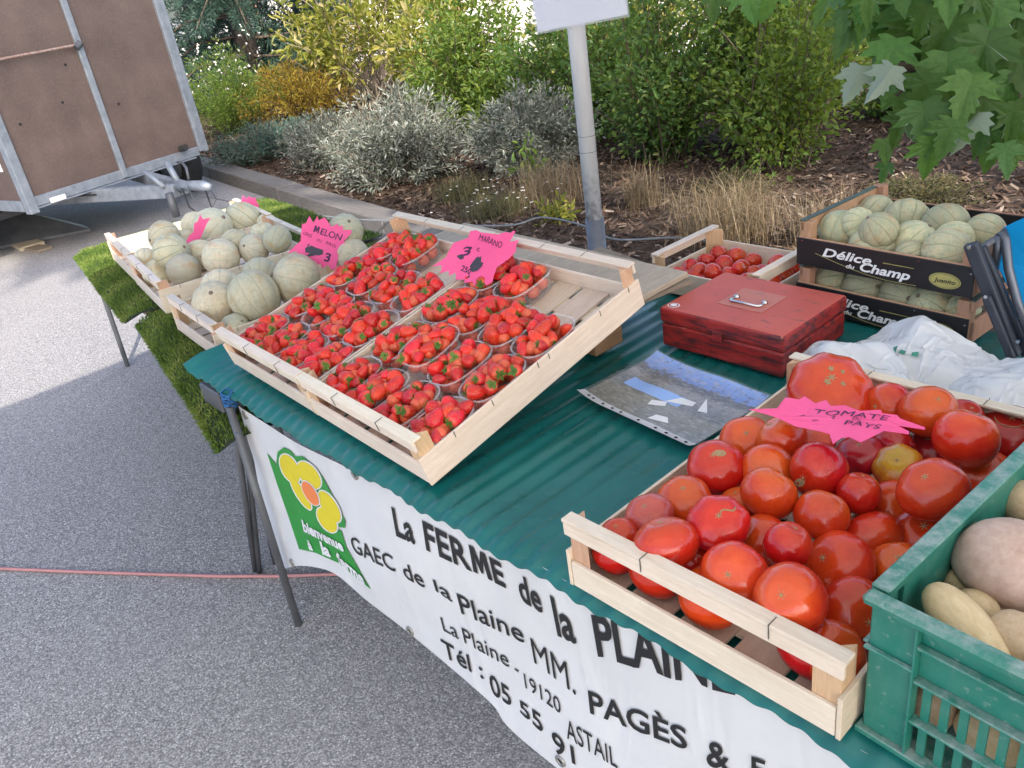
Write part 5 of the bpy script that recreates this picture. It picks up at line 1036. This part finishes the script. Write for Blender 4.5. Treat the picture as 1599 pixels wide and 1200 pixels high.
# ------------------------------------------------------------------ crumpled white bags
k = NT('white_bag'); n2 = k.noise(60, 3, (1, 1, 1), .5, .6); k.base((.88, .89, .92)).set(.16, .7); k.bump(n2, .10, .004); k.translucent((.92, .93, .96), .38); M['bag'] = k.m
M['bagprint'] = plain('green_print', (.05, .28, .2), .5)
def crumple(nu, nv, sx_, sy_, h, peak, seed, comp):
    """a thin film pushed together over the table: distance constraints let it buckle into folds"""
    rg = np.random.default_rng(seed); U, V = np.meshgrid(np.linspace(-1, 1, nu), np.linspace(-1, 1, nv), indexing='ij')
    lx, ly = 2 * sx_ / (nu - 1) / comp, 2 * sy_ / (nv - 1) / comp; r = np.clip(np.hypot(U, V), 0, 1.3)
    def sm(a, n):
        for _ in range(n): a = (a + np.roll(a, 1, 0) + np.roll(a, -1, 0) + np.roll(a, 1, 1) + np.roll(a, -1, 1)) / 5
        return a / (np.abs(a).max() + 1e-9)
    Z = h * np.clip(1 - (r / 1.25) ** 2.5, 0, 1) ** .6 * (.8 + .4 * sm(rg.normal(size=U.shape), 30)) +   .030 * sm(rg.normal(size=U.shape), 9) + .006 * sm(rg.normal(size=U.shape), 1)
    Z += peak[2] * np.clip(1 - np.abs(U - peak[0]) * 1.3 - np.abs(V - peak[1]) * 1.3, 0, 1)
    P = np.stack([U * sx_ * (1 - .12 * V * V), V * sy_ * (1 - .12 * U * U), np.maximum(Z, .002)], -1); Q = P.copy(); lim = np.array([sx_ * 1.02, sy_ * 1.02])
    def con(A, B, L, k_):
        d = P[B] - P[A]; ln = np.linalg.norm(d, axis=-1, keepdims=True) + 1e-9; c = d * (.5 * k_ * (ln - L) / ln); P[A] += c; P[B] -= c
    sl_ = slice; S_ = []
    for o in (0, 1):
        n = (nu - o) // 2 * 2; S_.append(((sl_(o, o + n, 2), sl_(None)), (sl_(o + 1, o + n + 1, 2), sl_(None)), lx, 1)); n = (nv - o) // 2 * 2; S_.append(((sl_(None), sl_(o, o + n, 2)), (sl_(None), sl_(o + 1, o + n + 1, 2)), ly, 1))
        n = (nu - o) // 2 * 2
        for da, db in ((sl_(0, -1), sl_(1, None)), (sl_(1, None), sl_(0, -1))): S_.append(((sl_(o, o + n, 2), da), (sl_(o + 1, o + n + 1, 2), db), math.hypot(lx, ly), .6))
    for it in range(130):
        N_ = P + (P - Q) * .6; N_[..., 2] -= .00035; Q = P.copy(); P[:] = N_
        for _ in range(3):
            for A_, B_, L, k_ in S_:
                a_, b_ = P[A_], P[B_]; m0, m1 = min(a_.shape[0], b_.shape[0]), min(a_.shape[1], b_.shape[1]); a_, b_ = a_[:m0, :m1], b_[:m0, :m1]
                d = b_ - a_; ln = np.linalg.norm(d, axis=-1, keepdims=True) + 1e-9; c = d * (.5 * k_ * (ln - L) / ln); a_ += c; b_ -= c
            for ax in (0, 1): P[..., ax] = np.clip(P[..., ax], -lim[ax], lim[ax])
            X_, Y_ = P[..., 0] / sx_, P[..., 1] / sy_; fl = .0015 + .82 * h * np.clip(1 - np.hypot(X_, Y_) ** 2.6, 0, 1) ** .7 * (.82 + .25 * np.sin(5 * X_ + seed) * np.sin(4 * Y_ + seed)) + peak[2] * np.clip(1 - np.abs(X_ - peak[0]) * 1.5 - np.abs(Y_ - peak[1]) * 1.5, 0, 1)
            P[..., 2] = np.clip(P[..., 2], fl, h * 1.4 + peak[2])
    return P
def bag(label, c, sx_, sy_, h, peak, seed, cre=7, name='plastic_bag', yaw=0, prints=(), comp=.74):
    rt = empty(name, c, (0, 0, yaw)); tag(rt, label, 'plastic bag', 'white plastic bags'); nu, nv = 66, 50
    P = crumple(nu, nv, sx_, sy_, h, peak, seed, comp); f = lambda u, v: tuple(P[min(nu - 1, int(round(u * (nu - 1)))), min(nv - 1, int(round(v * (nv - 1))))])
    o = MB().grid(f, nu - 1, nv - 1).build('film', M['bag'], rt, smooth=True); sb = o.modifiers.new('s', 'SUBSURF'); sb.levels = 1; sb.render_levels = 1
    for (u0, v0, w0, h0) in prints:
        for i in range(4):
            uu = u0 + w0 * i / 4; q = [f(uu, v0), f(uu + w0 * .17, v0), f(uu + w0 * .17, v0 + h0), f(uu, v0 + h0)]; MB().add([Vector(p) + Vector((.001, -.003, .003)) for p in q], [(0, 1, 2, 3)]).build('print', M['bagprint'], rt)
    return rt
bag('crumpled white plastic bag nearest the red cash box', (-.655, 1.375, .753), .12, .10, .105, (-.3, .2, .015), 3, prints=((.3, .22, .1, .06),))
bag('white plastic bag rising to a peak in front of the black crates', (-.575, 1.50, .753), .145, .10, .085, (-.15, .5, .045), 11, prints=((.30, .25, .25, .06),))
bag('white plastic bag at the right edge below the blue chair', (-.36, 1.45, .753), .14, .13, .10, (.1, .2, .01), 23)
bag('thin clear-white bag sheet directly behind the tomato crate', (-.40, 1.285, .753), .18, .04, .075, (.3, 0, .01), 31)
bag('small crumpled white bag in the furthest melon crate', aty(366, 334, 1.46) + Vector((0, 0, -.05)), .07, .06, .07, (0, 0, .04), 5)

# ------------------------------------------------------------------ folded camping chair at the right edge
k = NT('blue_canvas'); n = k.noise(160, 2); k.base((.0, .21, .50)).set(.75, .2).bump(n, .2, .001); M['blue'] = k.m; M['frame'] = plain('chair_frame', (.045, .052, .07), .45, .2, (.035, .04, .055)); M['ctube'] = plain('chair_tube', (.13, .14, .17), .35, .6)
YC = 1.60; fc = empty('folding_chair', aty(1585, 545, YC) * 1 + Vector((0, 0, 0))); fc.location.z = .7525; tag(fc, 'folded chair with dark frame and blue canvas at the right edge', 'chair'); FL = fc.location
def cbar(a, b, y, wd, ht, nm='frame_bar', mt='frame'): MB().bar(aty(*a, y) - FL, aty(*b, y + .02) - FL, wd, ht, (0, 1, 0)).build(nm, M[mt], fc, bevel=.004, seg=2)
cbar((1516, 380), (1584, 556), YC, .026, .018); cbar((1531, 386), (1606, 556), YC + .022, .020, .016); cbar((1540, 464), (1580, 560), YC - .012, .016, .012)
MB().tube([aty(1552, 420, YC + .05) - FL, aty(1557, 395, YC + .05) - FL, aty(1561, 368, YC + .05) - FL, aty(1566, 362, YC + .05) - FL, aty(1570, 374, YC + .045) - FL, aty(1575, 420, YC + .04) - FL, aty(1588, 470, YC + .03) - FL, aty(1612, 540, YC + .02) - FL], .0085, 10).build('tube', M['ctube'], fc, smooth=True)
cbar((1530, 392), (1556, 372), YC + .03, .012, .010, 'brace', 'ctube')
cp = [(1548, 405), (1556, 375), (1566, 356), (1582, 348), (1605, 338), (1680, 320), (1720, 420), (1710, 580), (1625, 560), (1596, 500), (1580, 460), (1562, 425)]
P = [aty(x, y, YC + .06 + .0004 * (x - 1540)) - FL for x, y in cp]; cc = sum(P, Vector()) / len(P)
cv = MB().add([cc + Vector((0, .02, 0))] + P, [(0, 1 + i, 1 + (i + 1) % len(P)) for i in range(len(P))]).build('canvas', M['blue'], fc); s = cv.modifiers.new('t', 'SOLIDIFY'); s.thickness = .003
for q, y in (((1514, 386), YC - .012), ((1540, 463), YC - .02), ((1590, 533), YC - .01)):
    p = aty(*q, y) - FL; MB().tube([p, p + Vector((0, -.004, 0))], .0035, 10).build('rivet', M['chrome'], fc)

# ------------------------------------------------------------------ green plastic crate with potatoes
k = NT('green_plastic'); n = k.noise(30, 6, rough=.75); n2 = k.noise(7, 4); ge = k.n('NewGeometry'); sx = k.n('SeparateXYZ'); k.l(ge.outputs['Normal'], sx.inputs[0])
col = k.ramp(n2, [(.3, (.004, .135, .098)), (.7, (.010, .185, .135))]); dust = k.math('MULTIPLY', k.ramp(sx.outputs[2], [(.4, .12), (.9, 1)]), k.ramp(n, [(.40, .1), (.62, .85)])); col = k.mix(dust, col, (.27, .33, .32)); col = k.mix(k.ramp(k.noise(120, 3), [(.62, 0), (.72, .35)]), col, (.3, .36, .34))
k.base(col).set(.42, .45); M['gplast'] = k.m
GC = Vector((-.272, .648, .7525)); gc = empty('plastic_crate', GC, (0, 0, -.075)); tag(gc, 'dusty green slatted plastic crate of potatoes at the right edge', 'crate'); GW_, GD_, GH = .40, .60, .20
gb = lambda n, p, q, bv=.0012: MB().box(p, q).build(n, M['gplast'], gc, bevel=bv)
def gside(M4, W, cut=-.008):       # one side in local x along, y inward from 0, z up
    def b(n, p, q, bv=.0012): o = MB().box(p, q).xf(M4).build(n, M['gplast'], gc, bevel=bv); return o
    b('rim', (cut, -.010, GH - .013), (W - cut, .010, GH - (.0006 if cut > 0 else 0)), .004 if cut < 0 else .002)
    b('upper_wall', (.050, .004, .118), (W - .05, .0075, GH - .0131)); b('ledge', (.050, -.006, .160), (W - .05, .0038, .164)); b('ledge', (.050, -.006, .114), (W - .05, .0075, .1178)); b('ledge', (.050, -.006, .056), (W - .05, .0075, .0605)); b('foot_flange', (max(cut, -.006), -.008, 0), (W - max(cut, -.006), .0075, .008 - (.0006 if cut > 0 else 0)))
    x = .058; i = 0
    while x < W - .055:
        b('bar', (x, .003, .0082), (x + .0085, .0068, .0558), 0); b('bar', (x, .003, .0607), (x + .0085, .0068, .1138), 0); x += .0185
    for x0 in (0, W - .048): b('corner_wall', (x0 + (.0035 if cut > 0 and x0 == 0 else 0), -.001, .0082), (x0 + .048, .0025, GH - .0132)); b('corner_ledge', (x0 if cut > 0 else x0 - .003, -.008, .128), (x0 + .048 if cut > 0 else x0 + .049, -.0012, .132 - (.0006 if cut > 0 else 0))); 
    for x0 in (.0485, W - .0505): b('rib', (x0, -.007, .0083), (x0 + .0022, .0074, GH - .0133), 0)
gside(Matrix.Identity(4), GW_); gside(Matrix.Translation((.0, GD_, 0)) @ Matrix.Rotation(-PI / 2, 4, 'Z'), GD_, .0125); gside(Matrix.Translation((GW_, 0, 0)) @ Matrix.Rotation(PI / 2, 4, 'Z'), GD_, .0125); gside(Matrix.Translation((GW_, GD_, 0)) @ Matrix.Rotation(PI, 4, 'Z'), GW_)
gb('floor', (.008, .008, .002), (GW_ - .008, GD_ - .008, .006))
k = NT('potato_skin'); n = k.noise(4, 5); n2 = k.noise(34, 5, rough=.7); vo = k.voro(3.2); col = k.ramp(n, [(.3, (.50, .37, .21)), (.7, (.64, .50, .32))]); col = k.vary(col, .012, .12); col = k.mix(k.ramp(n2, [(.62, 0), (.74, .6)]), col, (.2, .12, .06)); col = k.mix(k.ramp(vo.outputs['Distance'], [(.03, .8), (.07, 0)]), col, (.12, .07, .04)); k.base(col).set(.6, .3).bump(n2, .2, .02); M['potato'] = k.m
k = NT('pink_potato_skin'); n = k.noise(4, 5); n2 = k.noise(30, 5, rough=.7); col = k.ramp(n, [(.3, (.42, .28, .22)), (.7, (.56, .41, .34))]); col = k.mix(k.ramp(n2, [(.6, 0), (.74, .5)]), col, (.2, .12, .09)); k.base(col).set(.55, .3).bump(n2, .25, .02); M['potatop'] = k.m
def pot_mesh(seed, mt):
    rg = random.Random(seed); n, m = 24, 16; rs = []; a = [rg.uniform(-.08, .08) for _ in range(6)]
    for j in range(1, m):
        ph = PI * j / m; r0 = math.sin(ph) ** .8; z = -math.cos(ph); rs.append([(r0 * (1 + a[0] * math.sin(2 * t + a[1] * 40) + a[2] * math.cos(3 * t + 2 * z) + a[3] * z) * math.cos(t) + a[4] * 2 * z * z, r0 * (1 + a[5] * math.sin(t + 3 * z)) * math.sin(t) * .92, z) for t in [2 * PI * i / n for i in range(n)]])
    mm = MB().rings(rs).mesh('potato', True); mm.materials.append(M[mt]); return mm
PMS = [pot_mesh(i, 'potato') for i in range(4)]; PPK = pot_mesh(9, 'potatop')
def potato(a, b, z, wpx, lab, mesh, dz=0):
    A, B = at(*a, z + dz), at(*b, z - dz); c = (A + B) / 2; d = (c - CAM).length; w_ = wpx * d / FPX; L = max((B - A).length / 2, w_)
    o = obj('potato', mesh, None); o.location = c; o.scale = (w_, w_, L); o.rotation_euler = ((B - A).normalized().to_track_quat('Z', 'Y')).to_euler(); tag(o, lab, 'potato', 'potatoes in the green crate')
potato((1452, 915), (1568, 1052), .905, 33, 'long slanting potato just behind the front rim', PMS[0], .012); potato((1530, 855), (1625, 905), .91, 62, 'large pinkish potato, the biggest in the crate', PPK)
potato((1490, 905), (1515, 918), .875, 22, 'small potato between the long one and the big pinkish one', PMS[1]); potato((1500, 940), (1545, 965), .885, 28, 'medium potato right of the long slanting one', PMS[2]); potato((1570, 985), (1605, 1010), .90, 36, 'smooth yellow potato at the right edge near the rim', PMS[3])
potato((1580, 770), (1625, 800), .90, 30, 'yellow potato at the right edge behind the big pinkish one', PMS[1]); potato((1590, 835), (1640, 850), .90, 24, 'potato barely visible at the right edge', PMS[2]); potato((1545, 940), (1610, 945), .87, 26, 'flat potato below the big pinkish one', PMS[3])
Mg = Matrix.Translation(GC) @ Matrix.Rotation(-.075, 4, 'Z')
for i in range(18):
    x = .05 + .06 * (i % 6) + random.uniform(-.008, .008); y = (.05, .052, .12)[i // 6] + random.uniform(-.002, .002); z = (.04, .092, .06)[i // 6]; o = obj('potato', PMS[i % 4], None); o.location = Mg @ Vector((x, y, z)); s = random.uniform(.026, .030); o.scale = (s, s, s * 1.2); o.rotation_euler = (random.uniform(0, 3), random.uniform(0, 3), random.uniform(0, 3)); tag(o, 'potato of the lower layer seen through the slots of the green crate', 'potato', 'lower potatoes in the green crate')
for i in range(48):
    x = .20 + .052 * (i % 4) + random.uniform(-.01, .01); y = .05 + .062 * ((i // 4) % 9) + random.uniform(-.01, .01); z = .10 + .035 * random.random()
    if i >= 36: x = .06 + .05 * (i % 3); y = .30 + .07 * ((i - 36) // 3)
    o = obj('potato', PMS[i % 4], None); o.location = Mg @ Vector((x, y, z)); sc_ = random.uniform(.027, .036); o.scale = (sc_, sc_ * .95, sc_ * 1.3); o.rotation_euler = (random.uniform(1, 2), random.uniform(0, 3), random.uniform(0, 3)); tag(o, 'potato in the heap filling the far side of the green crate', 'potato', 'heaped potatoes in the green crate')
